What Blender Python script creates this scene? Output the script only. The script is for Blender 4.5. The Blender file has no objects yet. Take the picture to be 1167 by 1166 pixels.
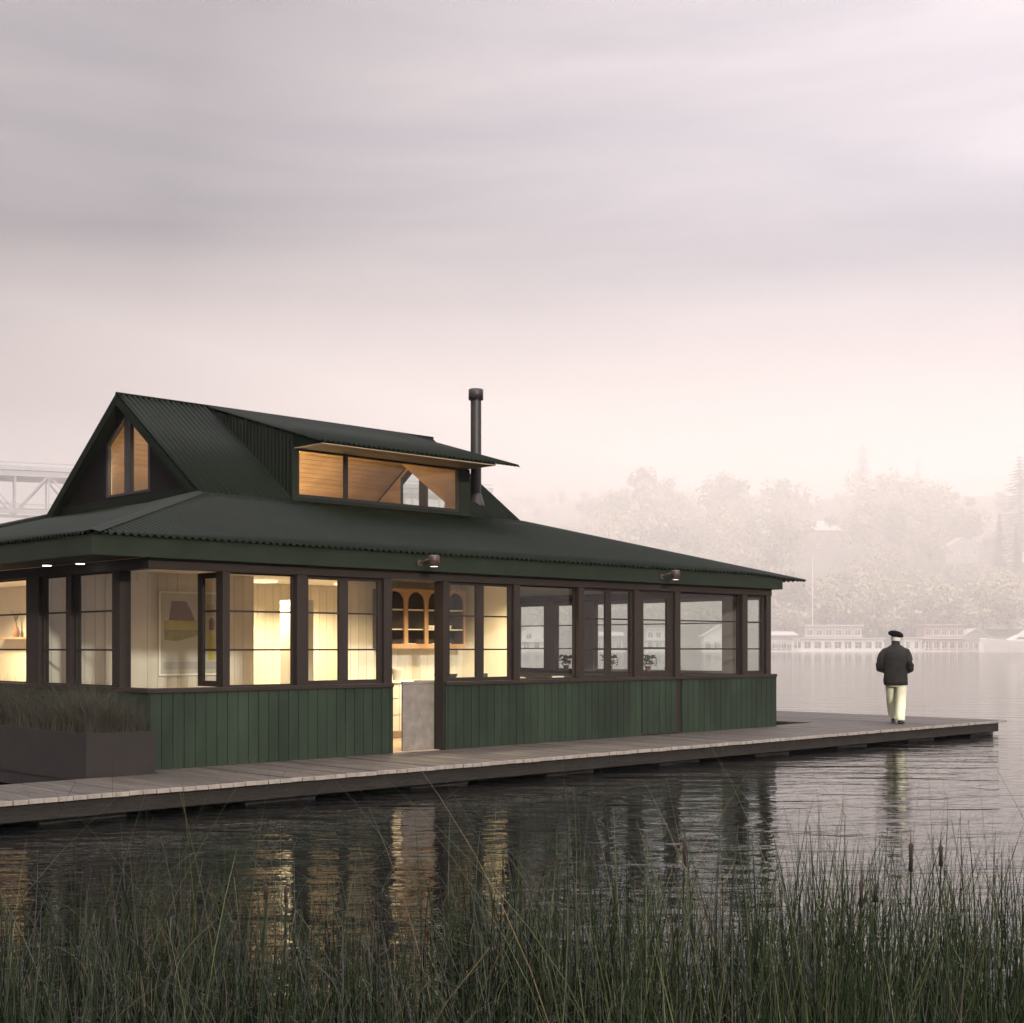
import bpy, math, random
from math import sin, cos, pi, radians, sqrt, exp
from mathutils import Vector, Matrix, noise

random.seed(7)
C = bpy.context.scene
COL = C.collection

# ------------------------------------------------------------------ helpers
class MB:
    """collects faces, then links them as one mesh object"""
    def __init__(s):
        s.v = []; s.f = []; s.m = []; s.smooth = []
    def add(s, vs, fs, m=0, smooth=False):
        b = len(s.v); s.v.extend([tuple(p) for p in vs])
        for f in fs:
            s.f.append(tuple(b + i for i in f)); s.m.append(m); s.smooth.append(smooth)
    def box(s, x0, x1, y0, y1, z0, z1, m=0):
        if x0 > x1: x0, x1 = x1, x0
        if y0 > y1: y0, y1 = y1, y0
        s.add([(x0,y0,z0),(x1,y0,z0),(x1,y1,z0),(x0,y1,z0),(x0,y0,z1),(x1,y0,z1),(x1,y1,z1),(x0,y1,z1)],
              [(0,3,2,1),(4,5,6,7),(0,1,5,4),(1,2,6,5),(2,3,7,6),(3,0,4,7)], m)
    def tube(s, pts, radii, n=10, m=0, cap=True, flat=1.0, smooth=True):
        pts = [Vector(p) for p in pts]
        rings = []
        for i, p in enumerate(pts):
            d = (pts[min(i+1, len(pts)-1)] - pts[max(i-1, 0)])
            if d.length < 1e-9: d = Vector((0,0,1))
            d.normalize()
            a = d.cross(Vector((0,0,1)))
            if a.length < 1e-3: a = Vector((1,0,0))
            a.normalize(); b = d.cross(a).normalized()
            r = radii[i] if isinstance(radii, (list, tuple)) else radii
            rings.append([p + a*(r*cos(2*pi*k/n)) + b*(r*flat*sin(2*pi*k/n)) for k in range(n)])
        s.rings(rings, m, cap, smooth)
    def rings(s, rings, m=0, cap=True, smooth=True):
        n = len(rings[0]); vs = [q for r in rings for q in r]; fs = []
        for i in range(len(rings)-1):
            for k in range(n):
                fs.append((i*n+k, i*n+(k+1) % n, (i+1)*n+(k+1) % n, (i+1)*n+k))
        s.add(vs, fs, m, smooth)
        if cap:
            s.add(rings[0], [tuple(range(n))[::-1]], m, False)
            s.add(rings[-1], [tuple(range(n))], m, False)
    def prism(s, poly, a, b, axis='x', m=0):
        """poly of 2-D points, extruded from a to b along the axis"""
        def P(u, v, w):
            return (w,u,v) if axis == 'x' else ((u,w,v) if axis == 'y' else (u,v,w))
        n = len(poly)
        vs = [P(u,v,a) for u,v in poly] + [P(u,v,b) for u,v in poly]
        fs = [tuple(range(n))[::-1], tuple(range(n,2*n))] + [(k,(k+1)%n,n+(k+1)%n,n+k) for k in range(n)]
        s.add(vs, fs, m)
    def build(s, name, mats, parent=None, recalc=True):
        me = bpy.data.meshes.new(name)
        me.from_pydata(s.v, [], s.f)
        for mt in (mats if isinstance(mats, (list, tuple)) else [mats]): me.materials.append(mt)
        me.polygons.foreach_set('material_index', s.m)
        me.polygons.foreach_set('use_smooth', s.smooth)
        if recalc:
            import bmesh
            bm = bmesh.new(); bm.from_mesh(me); bmesh.ops.recalc_face_normals(bm, faces=bm.faces); bm.to_mesh(me); bm.free()
        me.update()
        o = bpy.data.objects.new(name, me); COL.objects.link(o)
        if parent is not None: o.parent = parent
        return o

def bevel(o, w, seg=2):
    b = o.modifiers.new('bevel', 'BEVEL'); b.width = w; b.segments = seg; b.limit_method = 'ANGLE'
    return o

def thing(name, label, cat, loc=(0,0,0), rz=0.0, group=None, scale=None):
    o = bpy.data.objects.new(name, None); COL.objects.link(o)
    o.location = loc; o.rotation_euler = (0,0,rz); o.empty_display_size = .2
    if scale: o.scale = scale
    o['label'] = label; o['category'] = cat
    if group: o['group'] = group
    return o
def tag(o, label, cat=None, group=None, kind=None):
    o['label'] = label
    if cat: o['category'] = cat
    if group: o['group'] = group
    if kind: o['kind'] = kind
    return o
def dup(root, loc, rz, label, group=None, scale=None):
    r = root.copy(); COL.objects.link(r); r.location = loc; r.rotation_euler = (0,0,rz)
    r['label'] = label
    if group: r['group'] = group
    if scale: r.scale = scale
    for ch in list(root.children):
        c = ch.copy(); COL.objects.link(c); c.parent = r
        for g in ch.children:
            d = g.copy(); COL.objects.link(d); d.parent = c
    return r

# ------------------------------------------------------------------ materials
def mat(name, col, rough=.7, metal=0, nscale=None, namt=.25, bump=0, bscale=None, stretch=(1,1,1), spec=.5, cell=None, cellamt=.2, col2=None):
    m = bpy.data.materials.new(name); m.use_nodes = True
    nt = m.node_tree; N = nt.nodes; L = nt.links
    b = N['Principled BSDF']
    b.inputs['Roughness'].default_value = rough; b.inputs['Metallic'].default_value = metal
    b.inputs['Specular IOR Level'].default_value = spec
    b.inputs['Base Color'].default_value = (*col, 1)
    if nscale or bump or cell:
        tc = N.new('ShaderNodeTexCoord'); mp = N.new('ShaderNodeMapping'); mp.inputs['Scale'].default_value = stretch
        L.new(tc.outputs['Object'], mp.inputs['Vector'])
        cur = None
        if nscale:
            n = N.new('ShaderNodeTexNoise'); n.inputs['Scale'].default_value = nscale; n.inputs['Detail'].default_value = 6; n.inputs['Roughness'].default_value = .65
            L.new(mp.outputs[0], n.inputs['Vector'])
            r = N.new('ShaderNodeValToRGB')
            r.color_ramp.elements[0].position = .3; r.color_ramp.elements[1].position = .72
            c2 = col2 if col2 else tuple(c*(1+namt) for c in col)
            r.color_ramp.elements[0].color = (*[c*(1-namt) for c in col], 1)
            r.color_ramp.elements[1].color = (*c2, 1)
            L.new(n.outputs['Fac'], r.inputs['Fac']); cur = r.outputs['Color']
        if cell:   # one random tone per board: cell = (axis, width)
            sx = N.new('ShaderNodeSeparateXYZ'); L.new(tc.outputs['Object'], sx.inputs[0])
            d = N.new('ShaderNodeMath'); d.operation = 'DIVIDE'; d.inputs[1].default_value = cell[1]; L.new(sx.outputs[cell[0]], d.inputs[0])
            f = N.new('ShaderNodeMath'); f.operation = 'FLOOR'; L.new(d.outputs[0], f.inputs[0])
            w = N.new('ShaderNodeTexWhiteNoise'); w.noise_dimensions = '1D'; L.new(f.outputs[0], w.inputs['W'])
            mr = N.new('ShaderNodeMapRange'); mr.inputs['To Min'].default_value = 1-cellamt; mr.inputs['To Max'].default_value = 1+cellamt
            L.new(w.outputs['Value'], mr.inputs['Value'])
            mx = N.new('ShaderNodeMix'); mx.data_type = 'RGBA'; mx.blend_type = 'MULTIPLY'; mx.inputs['Factor'].default_value = 1
            if cur: L.new(cur, mx.inputs['A'])
            else: mx.inputs['A'].default_value = (*col, 1)
            L.new(mr.outputs[0], mx.inputs['B']); cur = mx.outputs['Result']
        if cur: L.new(cur, b.inputs['Base Color'])
        if bump:
            n2 = N.new('ShaderNodeTexNoise'); n2.inputs['Scale'].default_value = bscale or 20; n2.inputs['Detail'].default_value = 5
            L.new(mp.outputs[0], n2.inputs['Vector'])
            bp = N.new('ShaderNodeBump'); bp.inputs['Strength'].default_value = bump; bp.inputs['Distance'].default_value = .02
            L.new(n2.outputs['Fac'], bp.inputs['Height']); L.new(bp.outputs[0], b.inputs['Normal'])
    return m

def emit(name, col, s):
    m = bpy.data.materials.new(name); m.use_nodes = True
    N = m.node_tree.nodes; b = N['Principled BSDF']
    b.inputs['Base Color'].default_value = (*col, 1)
    b.inputs['Emission Color'].default_value = (*col, 1); b.inputs['Emission Strength'].default_value = s
    return m

def glass(name, tint=(.93,.95,.94), ior=1.5, rough=.0, wav=0.0):
    m = bpy.data.materials.new(name); m.use_nodes = True
    nt = m.node_tree; N = nt.nodes; L = nt.links; N.clear()
    out = N.new('ShaderNodeOutputMaterial'); mx = N.new('ShaderNodeMixShader'); fr = N.new('ShaderNodeFresnel'); fr.inputs['IOR'].default_value = ior
    t = N.new('ShaderNodeBsdfTransparent'); t.inputs['Color'].default_value = (*tint, 1)
    g = N.new('ShaderNodeBsdfGlossy'); g.inputs['Roughness'].default_value = rough; g.inputs['Color'].default_value = (.9,.9,.9,1)
    ge = N.new('ShaderNodeNewGeometry'); iv = N.new('ShaderNodeMath'); iv.operation = 'SUBTRACT'; iv.inputs[0].default_value = 1; L.new(ge.outputs['Backfacing'], iv.inputs[1])
    mu = N.new('ShaderNodeMath'); mu.operation = 'MULTIPLY'; L.new(fr.outputs[0], mu.inputs[0]); L.new(iv.outputs[0], mu.inputs[1])
    L.new(mu.outputs[0], mx.inputs[0]); L.new(t.outputs[0], mx.inputs[1]); L.new(g.outputs[0], mx.inputs[2]); L.new(mx.outputs[0], out.inputs[0])
    return m

M = {}
M['roof'] = mat('roof_metal', (.0044,.0078,.0040), spec=.05, rough=.5, nscale=1.2, namt=.3, metal=.0, bump=.06, bscale=3)
M['cheek'] = mat('cheek_metal', (.006,.009,.005), spec=.1, rough=.6, nscale=2, namt=.2)
M['fascia'] = mat('fascia_green', (.0115,.0170,.0090), spec=.2, rough=.6, nscale=1.6, namt=.28, bump=.1, bscale=30)
M['clad'] = mat('cladding_green', (.0155,.0255,.0150), spec=.25, rough=.65, nscale=1.3, namt=.5, bump=.15, bscale=40, stretch=(1,1,.35), cell=('X',.15), cellamt=.07)
M['cladY'] = mat('cladding_green_side', (.0155,.0255,.0150), spec=.25, rough=.65, nscale=1.3, namt=.5, bump=.15, bscale=40, stretch=(1,1,.35), cell=('Y',.15), cellamt=.13)
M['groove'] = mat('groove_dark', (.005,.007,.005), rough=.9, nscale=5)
M['trim'] = mat('trim_brown', (.023,.016,.0128), spec=.25, rough=.6, nscale=3, namt=.2, bump=.1, bscale=60, stretch=(1,1,.2))
M['trim_in'] = mat('trim_inside', (.30,.265,.24), rough=.6, nscale=3, namt=.1)
M['gablewall'] = mat('gable_dark', (.006,.004,.004), spec=.1, rough=.8, nscale=4, namt=.3)
M['steel'] = mat('flue_metal', (.02,.016,.015), rough=.5, nscale=6, namt=.2)
M['pane'] = glass('window_pane', ior=1.75)
M['deck'] = mat('deck_boards', (.052,.042,.032), rough=.7, nscale=2.2, namt=.6, bump=.4, bscale=12, stretch=(6,.6,1), cell=('X',.15), cellamt=.26)
M['deckend'] = mat('board_ends', (.24,.21,.18), rough=.8, nscale=9, namt=.3)
M['beam'] = mat('dock_beam', (.011,.0075,.005), rough=.8, nscale=5, namt=.6, bump=.5, bscale=14, stretch=(1,1,3))
M['float'] = mat('float_grey', (.07,.07,.072), rough=.7, nscale=4, namt=.4)
M['planter'] = mat('planter_steel', (.0095,.0060,.0045), rough=.7, nscale=3, namt=.3, bump=.1, bscale=12)
M['soil'] = mat('soil', (.03,.022,.016), rough=1, nscale=20)
M['board'] = mat('pale_boards', (.60,.55,.47), rough=.6, nscale=2, namt=.08, cell=('X',.16), cellamt=.07)
M['boardgap'] = mat('board_gap', (.26,.22,.18), rough=.9, nscale=9)
M['plaster'] = mat('cream_wall', (.72,.66,.55), rough=.8, nscale=4, namt=.05)
M['ceil'] = mat('white_ceiling', (.7,.69,.66), rough=.8, nscale=4, namt=.05)
M['ply'] = mat('ply_lining', (.52,.41,.28), rough=.55, nscale=2.5, namt=.18, stretch=(.3,4,4))
M['shiplap'] = mat('shiplap', (.52,.41,.29), rough=.6, nscale=2.5, namt=.15, cell=('Z',.12), cellamt=.14)
M['floor'] = mat('interior_floor', (.34,.25,.17), rough=.5, nscale=4, namt=.25, stretch=(.4,5,1))
M['stone'] = mat('counter_stone', (.19,.165,.14), rough=.6, nscale=7, namt=.28, bump=.05, bscale=10)
M['cabwood'] = mat('cabinet_oak', (.36,.22,.12), rough=.5, nscale=4, namt=.2, stretch=(5,5,.5))
M['cabin'] = mat('cabinet_inside', (.07,.055,.05), rough=.7, nscale=5)
M['white'] = mat('white_paint', (.78,.75,.68), rough=.5, nscale=6, namt=.03)
M['greyp'] = mat('grey_paint', (.42,.41,.39), rough=.6, nscale=6, namt=.06)
M['china'] = mat('china', (.8,.79,.75), rough=.25, nscale=9, namt=.02)
M['dark'] = mat('dark_metal', (.015,.012,.012), rough=.4, nscale=6)
M['rust'] = mat('lamp_bronze', (.06,.035,.028), rough=.5, nscale=20, namt=.4)
M['leaf'] = mat('house_plant', (.05,.075,.035), rough=.7, nscale=8, namt=.4)
M['redflower'] = mat('red_flower', (.45,.05,.05), rough=.6, nscale=9)
M['pot'] = mat('pot_clay', (.3,.17,.1), rough=.8, nscale=9)
M['paper'] = mat('art_paper', (.42,.40,.36), rough=.7, nscale=3, namt=.06)
M['p_brown'] = mat('art_brown', (.16,.10,.085), rough=.8, nscale=6, namt=.1)
M['p_yellow'] = mat('art_yellow', (.42,.36,.08), rough=.8, nscale=6, namt=.2)
M['p_olive'] = mat('art_olive', (.25,.24,.09), rough=.8, nscale=6, namt=.3)
M['p_grey'] = mat('art_grey', (.33,.31,.29), rough=.8, nscale=6, namt=.1)
M['lamp'] = emit('lamp_glow', (1,.93,.8), 5)
M['warmlamp'] = emit('warm_lamp', (1,.78,.45), .8)

# ------------------------------------------------------------------ camera
CAM = Vector((-8.03, -14.36, 1.45)); FW = Vector((.697,.717,0)).normalized(); RT = Vector((FW.y,-FW.x,0))
cam = bpy.data.cameras.new('camera'); co = bpy.data.objects.new('camera', cam); COL.objects.link(co)
cam.sensor_fit = 'HORIZONTAL'; cam.sensor_width = 36; cam.lens = 36*1546/1167
cam.shift_y = (737-583)/1167; cam.clip_end = 6000; cam.clip_start = .05
co.location = CAM; co.rotation_euler = (pi/2, 0, math.atan2(-FW.x, FW.y))
C.camera = co
def far(L, D, z=0):
    """a place on the lake or its far shore: D metres ahead, L metres to the right of where the photographer stands"""
    return Vector((CAM.x, CAM.y, 0)) + FW*D + RT*L + Vector((0,0,z))
CAMROT = math.atan2(-FW.x, FW.y)
WATER = -.27

# ------------------------------------------------------------------ world, sun
w = bpy.data.worlds.new('World'); C.world = w; w.use_nodes = True
nt = w.node_tree; N = nt.nodes; L = nt.links
bg = N['Background']; out = N['World Output']
SUN_TRAVEL = Vector((1.25, 3.1, -1.0)).normalized()
sd = -SUN_TRAVEL
sky = N.new('ShaderNodeTexSky'); sky.sky_type = 'NISHITA'; sky.sun_disc = False
sky.sun_elevation = math.asin(sd.z); sky.sun_rotation = math.atan2(sd.x, sd.y)
sky.air_density = 2; sky.dust_density = 4
L.new(sky.outputs[0], bg.inputs['Color']); bg.inputs['Strength'].default_value = .06
tc = N.new('ShaderNodeTexCoord')
sep = N.new('ShaderNodeSeparateXYZ'); L.new(tc.outputs['Generated'], sep.inputs[0])
# how high, and how far to the east
ramp = N.new('ShaderNodeValToRGB'); L.new(sep.outputs['Z'], ramp.inputs['Fac'])
E_ = ramp.color_ramp.elements
E_[0].position = 0; E_[0].color = (.56,.46,.42,1)
E_[1].position = .75; E_[1].color = (.95,.88,.92,1)
for p, c in ((.10,(.46,.39,.38)), (.20,(.70,.615,.645)), (.32,(1.06,.955,1.00)), (.45,(1.20,1.08,1.12))):
    e = E_.new(p); e.color = (*c, 1)
dt = N.new('ShaderNodeVectorMath'); dt.operation = 'DOT_PRODUCT'
az = (FW + RT*1.1).normalized(); dt.inputs[1].default_value = az; L.new(tc.outputs['Generated'], dt.inputs[0])
azr = N.new('ShaderNodeMapRange'); azr.inputs['From Min'].default_value = .45; azr.inputs['From Max'].default_value = 1.0
azr.inputs['To Min'].default_value = .44; azr.inputs['To Max'].default_value = 1.05; L.new(dt.outputs['Value'], azr.inputs['Value'])
# soft long cloud streaks
mp = N.new('ShaderNodeMapping'); mp.inputs['Scale'].default_value = (1.5,1.5,9.5); mp.inputs['Rotation'].default_value = (radians(12), radians(-10), .4); mp.inputs['Location'].default_value = (.4,1.7,.55)
L.new(tc.outputs['Generated'], mp.inputs['Vector'])
n1 = N.new('ShaderNodeTexNoise'); n1.inputs['Scale'].default_value = 1.7; n1.inputs['Detail'].default_value = 7; n1.inputs['Roughness'].default_value = .52; n1.inputs['Distortion'].default_value = .5
L.new(mp.outputs[0], n1.inputs['Vector'])
cr = N.new('ShaderNodeValToRGB'); L.new(n1.outputs['Fac'], cr.inputs['Fac'])
cr.color_ramp.elements[0].position = .3; cr.color_ramp.elements[0].color = (.86,.88,.91,1)
cr.color_ramp.elements[1].position = .72; cr.color_ramp.elements[1].color = (1.15,1.12,1.10,1)
m1 = N.new('ShaderNodeMix'); m1.data_type = 'RGBA'; m1.blend_type = 'MULTIPLY'; m1.inputs['Factor'].default_value = 1
L.new(ramp.outputs['Color'], m1.inputs['A']); L.new(cr.outputs['Color'], m1.inputs['B'])
m2 = N.new('ShaderNodeVectorMath'); m2.operation = 'SCALE'; L.new(m1.outputs['Result'], m2.inputs[0]); L.new(azr.outputs[0], m2.inputs['Scale'])
zr = N.new('ShaderNodeMapRange'); zr.interpolation_type = 'SMOOTHSTEP'; zr.inputs['From Min'].default_value = .42; zr.inputs['From Max'].default_value = .95; zr.inputs['To Min'].default_value = 1; zr.inputs['To Max'].default_value = 7.7
L.new(sep.outputs['Z'], zr.inputs['Value'])      # an overcast sky is brightest overhead
bk = N.new('ShaderNodeVectorMath'); bk.operation = 'DOT_PRODUCT'; bk.inputs[1].default_value = -FW; L.new(tc.outputs['Generated'], bk.inputs[0])
bkr = N.new('ShaderNodeMapRange'); bkr.interpolation_type = 'SMOOTHSTEP'; bkr.inputs['From Min'].default_value = -.1; bkr.inputs['From Max'].default_value = .9; bkr.inputs['To Min'].default_value = 1; bkr.inputs['To Max'].default_value = 1.8; L.new(bk.outputs['Value'], bkr.inputs['Value'])
m4 = N.new('ShaderNodeVectorMath'); m4.operation = 'SCALE'; L.new(m2.outputs[0], m4.inputs[0]); L.new(bkr.outputs[0], m4.inputs['Scale']); m2 = m4      # and brighter where the low sun stands, behind the photographer
m3 = N.new('ShaderNodeVectorMath'); m3.operation = 'SCALE'; L.new(m2.outputs[0], m3.inputs[0]); L.new(zr.outputs[0], m3.inputs['Scale']); m2 = m3
bg2 = N.new('ShaderNodeBackground'); L.new(m2.outputs[0], bg2.inputs['Color']); bg2.inputs['Strength'].default_value = .5
ms = N.new('ShaderNodeMixShader'); ms.inputs[0].default_value = .94
L.new(bg.outputs[0], ms.inputs[1]); L.new(bg2.outputs[0], ms.inputs[2]); L.new(ms.outputs[0], out.inputs['Surface'])

sl = bpy.data.lights.new('sun', 'SUN'); sl.energy = 1.5; sl.angle = radians(3); sl.color = (1,.93,.82)
so = bpy.data.objects.new('sun', sl); COL.objects.link(so); so.rotation_euler = SUN_TRAVEL.to_track_quat('-Z', 'Y').to_euler(); so.location = (-20,-40,20)

# ------------------------------------------------------------------ lake, near shore, far hill
def water_mat():
    m = bpy.data.materials.new('lake_water'); m.use_nodes = True
    nt = m.node_tree; N = nt.nodes; L = nt.links; b = N['Principled BSDF']
    b.inputs['Base Color'].default_value = (.0025,.003,.003,1); b.inputs['Roughness'].default_value = .035; b.inputs['IOR'].default_value = 1.27
    tc = N.new('ShaderNodeTexCoord')
    prev = None
    for (sc, st, rot, dist, strength, det) in (((.5,1.7,1), 1.0, CAMROT, .060, .5, 1), ((1.6,6.0,1), 1.0, CAMROT+.15, .019, .5, 2), ((5,13,1), 1.0, CAMROT-.15, .0075, .4, 2)):
        mp = N.new('ShaderNodeMapping'); mp.vector_type = 'TEXTURE'; mp.inputs['Rotation'].default_value = (0,0,rot)
        L.new(tc.outputs['Object'], mp.inputs['Vector'])
        mp2 = N.new('ShaderNodeMapping'); mp2.inputs['Scale'].default_value = sc; L.new(mp.outputs[0], mp2.inputs['Vector'])
        n = N.new('ShaderNodeTexNoise'); n.inputs['Scale'].default_value = st; n.inputs['Detail'].default_value = det; n.inputs['Distortion'].default_value = .6
        L.new(mp2.outputs[0], n.inputs['Vector'])
        bp = N.new('ShaderNodeBump'); bp.inputs['Strength'].default_value = strength; bp.inputs['Distance'].default_value = dist
        L.new(n.outputs['Fac'], bp.inputs['Height'])
        if prev: L.new(prev, bp.inputs['Normal'])
        prev = bp.outputs[0]
    L.new(prev, b.inputs['Normal'])
    return m
mb = MB(); p = [far(-900,-40,WATER), far(900,-40,WATER), far(900,1500,WATER), far(-900,1500,WATER)]
mb.add(p, [(0,1,2,3)])
lake = mb.build('lake', water_mat(), recalc=False); tag(lake, 'calm rippled grey lake water', kind='structure')

def sst(a, b, x):
    t = max(0., min(1., (x-a)/(b-a))); return t*t*(3-2*t)
def hillz(Lt, D):
    # the far bank: Lt metres to the right, D ahead
    k = .16 + .84*sst(-170, 60, Lt) - .12*sst(60,110,Lt)*(1-sst(120,170,Lt))
    h = 1.0*sst(470,480,D) + 34*sst(482,560,D) + 42*sst(555,680,D) + 16*sst(700,950,D)
    return -1.0 + 1.2*sst(466,474,D) + h*k + 1.6*noise.noise((Lt*.02, D*.02, 0))*sst(490,540,D)
mb = MB(); nx, ny = 70, 44
vs = []; fs = []
for j in range(ny):
    D = 462 + (j/(ny-1))**1.6*760
    for i in range(nx):
        Lt = -620 + i/(nx-1)*1300
        vs.append(far(Lt, D, hillz(Lt, D)))
for j in range(ny-1):
    for i in range(nx-1): fs.append((j*nx+i, j*nx+i+1, (j+1)*nx+i+1, (j+1)*nx+i))
mb.add(vs, fs, 0, True)
hill = mb.build('hill', mat('hillside_ground', (.10,.095,.06), rough=1, nscale=.05, namt=.4), recalc=False); tag(hill, 'misty hillside rising behind the far shore', kind='structure')

mb = MB(); vs = []; fs = []; nx, ny = 40, 16
for j in range(ny):
    for i in range(nx):
        D = -14 + j/(ny-1)*17.5; Lt = -22 + i/(nx-1)*44
        z = WATER - .35 + .5*sst(2.9, -1.0, D) if D < 2.9 else WATER-.35
        z = WATER - .3 + .42*(1-sst(-2.0, 3.2, D)) + .05*noise.noise((Lt*.6, D*.6, 2))
        vs.append(far(Lt, D, z))
for j in range(ny-1):
    for i in range(nx-1): fs.append((j*nx+i, j*nx+i+1, (j+1)*nx+i+1, (j+1)*nx+i))
mb.add(vs, fs, 0, True)
bank = mb.build('shore', mat('muddy_shore', (.05,.042,.03), rough=.95, nscale=3, namt=.5, bump=.5, bscale=6), recalc=False); tag(bank, 'muddy near shore under the reeds', kind='structure')

# ------------------------------------------------------------------ dock
dock = thing('floating_dock', 'long low grey timber floating dock around the green floating house', 'dock')
mb = MB(); x = -10.0; k = 0
NX0, NX1, NY0 = 12.72, 14.15, .22        # a notch of open water beside the house
DX1 = 17.68
def plank(mb, x0, x1, y0, y1):
    dz = random.uniform(-.002,.002)
    mb.box(x0, x1, y0+.03, y1, -.045+dz, dz, 0)
    mb.box(x0+.001, x1-.001, y0, y0+.03, -.043+dz, -.001+dz, 1)
while x < DX1:
    x1 = min(x+.142, DX1); j = random.uniform(-.008,.006)
    if x < -.98: plank(mb, x, x1, -1.95+j, -.42+j*.5)
    elif x1 < NX0: plank(mb, x, x1, -1.95+j, -.0-.02 if x1 > 0 else -.42)
    elif x < NX1: plank(mb, x, x1, -1.95+j, NY0)
    else: plank(mb, x, x1, -1.95+j, 9.0)
    x += .15
mb.build('decking', [M['deck'], M['deckend']], dock)
mb = MB(); mb.box(-10,17.45,-1.89,-1.80,-.215,-.047); mb.box(17.36,17.45,-1.8,8.9,-.215,-.047); mb.box(-10,-.98,-.52,-.44,-.215,-.047)
bevel(mb.build('edge_beam', M['beam'], dock), .008)
mb = MB()
for yy in (-1.45,-1.0,-.55): mb.box(-10,17.3,yy,yy+.07,-.2,-.05)
mb.box(14.2,14.3,NY0,8.9,-.2,-.05)
for yy in (1.5,3.2,5,7): mb.box(14.3,17.3,yy,yy+.07,-.2,-.05)
mb.build('joist', M['beam'], dock)
x = -9.2
fl0 = None
while x < 17:
    if fl0 is None:
        mb = MB(); mb.box(0,.95,-1.72,-.6,-.5,-.2); fl0 = bevel(mb.build('float', M['float'], dock), .03); fl0.location.x = x
    else:
        f = fl0.copy(); COL.objects.link(f); f.parent = dock; f.location.x = x
    x += 2.35
mb = MB(); mb.box(16.1,17.2,2,8.5,-.5,-.2); mb.build('float', M['float'], dock)

# ------------------------------------------------------------------ the house
H = thing('floating_house', 'dark green timber floating house with corrugated hipped roof and warm lit windows', 'house')
EX0, EX1, EY0, EY1 = -.77, 13.4, -.1, 11.84
RX0, RX1, RY0, RY1 = 2.70, 9.45, 3.37, 8.37
RID = 5.87; ZR = 5.53; ZF = 3.73
WX1 = 12.6; WY1 = 11.74
def eavez(x, y):
    d = max(sst(11.6, 13.4, x), 0)
    return 2.73 - .07*d
# base
mb = MB(); mb.box(.02,WX1-.02,.02,WY1-.02,-.5,-.06); mb.build('hull', M['float'], H)
mb = MB(); mb.box(.1,WX1-.1,.1,WY1-.1,-.055,0.0); mb.build('floor', M['floor'], H)
mb = MB(); mb.box(.0,WX1-.0,.11,WY1,2.52,2.56); mb.build('ceiling', M['ceil'], H)

# lower board walls: real boards with gaps over a dark backing
def boards(name, axis, s0, s1, d0, z0, z1, sgn=-1, mt=None, parent=H, pitch=.15, th=.022, gap=.009, backing=True, mg=None, bt=.05):
    """axis 'x': wall runs along X with its face at Y=d0, boards standing proud towards sgn"""
    mb = MB(); s = s0
    def bx(a, b, c, d, e, f, m):
        if axis == 'x': mb.box(a, b, min(c,d), max(c,d), e, f, m)
        else: mb.box(min(c,d), max(c,d), a, b, e, f, m)
    s = math.ceil(s0/pitch-1e-6)*pitch
    cuts = [s0] + ([s] if s > s0+1e-4 else [])
    while cuts[-1] + pitch < s1-1e-4: cuts.append(cuts[-1]+pitch)
    cuts.append(s1)
    for a, b in zip(cuts[:-1], cuts[1:]):
        if b-a > gap: bx(a+gap/2, b-gap/2, d0, d0-sgn*th*-1, z0, z1, 0)
    if backing: bx(s0, s1, d0, d0+(-sgn)*bt, z0, z1, 1)
    return mb.build(name, [mt or M['clad'], mg or M['groove']], parent)
boards('cladding', 'x', -.02, 3.66, 0, 0.0, .90)
boards('cladding', 'x', 4.60, 8.84, 0, 0.0, .90)
boards('cladding', 'x', 9.88, 12.62, 0, 0.0, .90)
boards('cladding', 'y', 0.0, WY1, 0, -.04, .90, mt=M['cladY'])
boards('cladding', 'y', 0.0, WY1, WX1, -.04, .90, sgn=1, mt=M['cladY'])
boards('cladding', 'x', .0, WX1, WY1, -.04, .90, sgn=1)
# inner lining of the low walls
mb = MB(); mb.box(.05,3.6,.051,.11,0,.90); mb.box(4.69,12.5,.051,.11,0,.9); mb.box(12.49,12.549,.11,11.6,0,.9); mb.box(.051,.11,.11,11.6,0,.9); mb.box(.11,12.49,11.6,11.68,0,.9)
mb.build('wall_lining', M['plaster'], H)

# sills, header rails
mb = MB()
mb.box(-.035,3.66,-.04,.17,.90,.955); mb.box(4.60,12.62,-.04,.17,.90,.955)
mb.box(-.035,.15,.17,WY1+.03,.90,.955); mb.box(12.40,12.62,.17,WY1+.03,.90,.955); mb.box(.15,12.4,11.57,WY1+.03,.9,.955)
bevel(mb.build('sill', M['trim'], H), .006)
mb = MB()
mb.box(-.005,12.50,-.005,.16,2.37,2.50); mb.box(-.005,.15,.16,WY1,2.37,2.50); mb.box(12.36,12.50,.16,WY1,2.37,2.5); mb.box(.15,12.36,11.58,WY1,2.37,2.5)
bevel(mb.build('header', M['trim'], H), .005)

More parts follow.
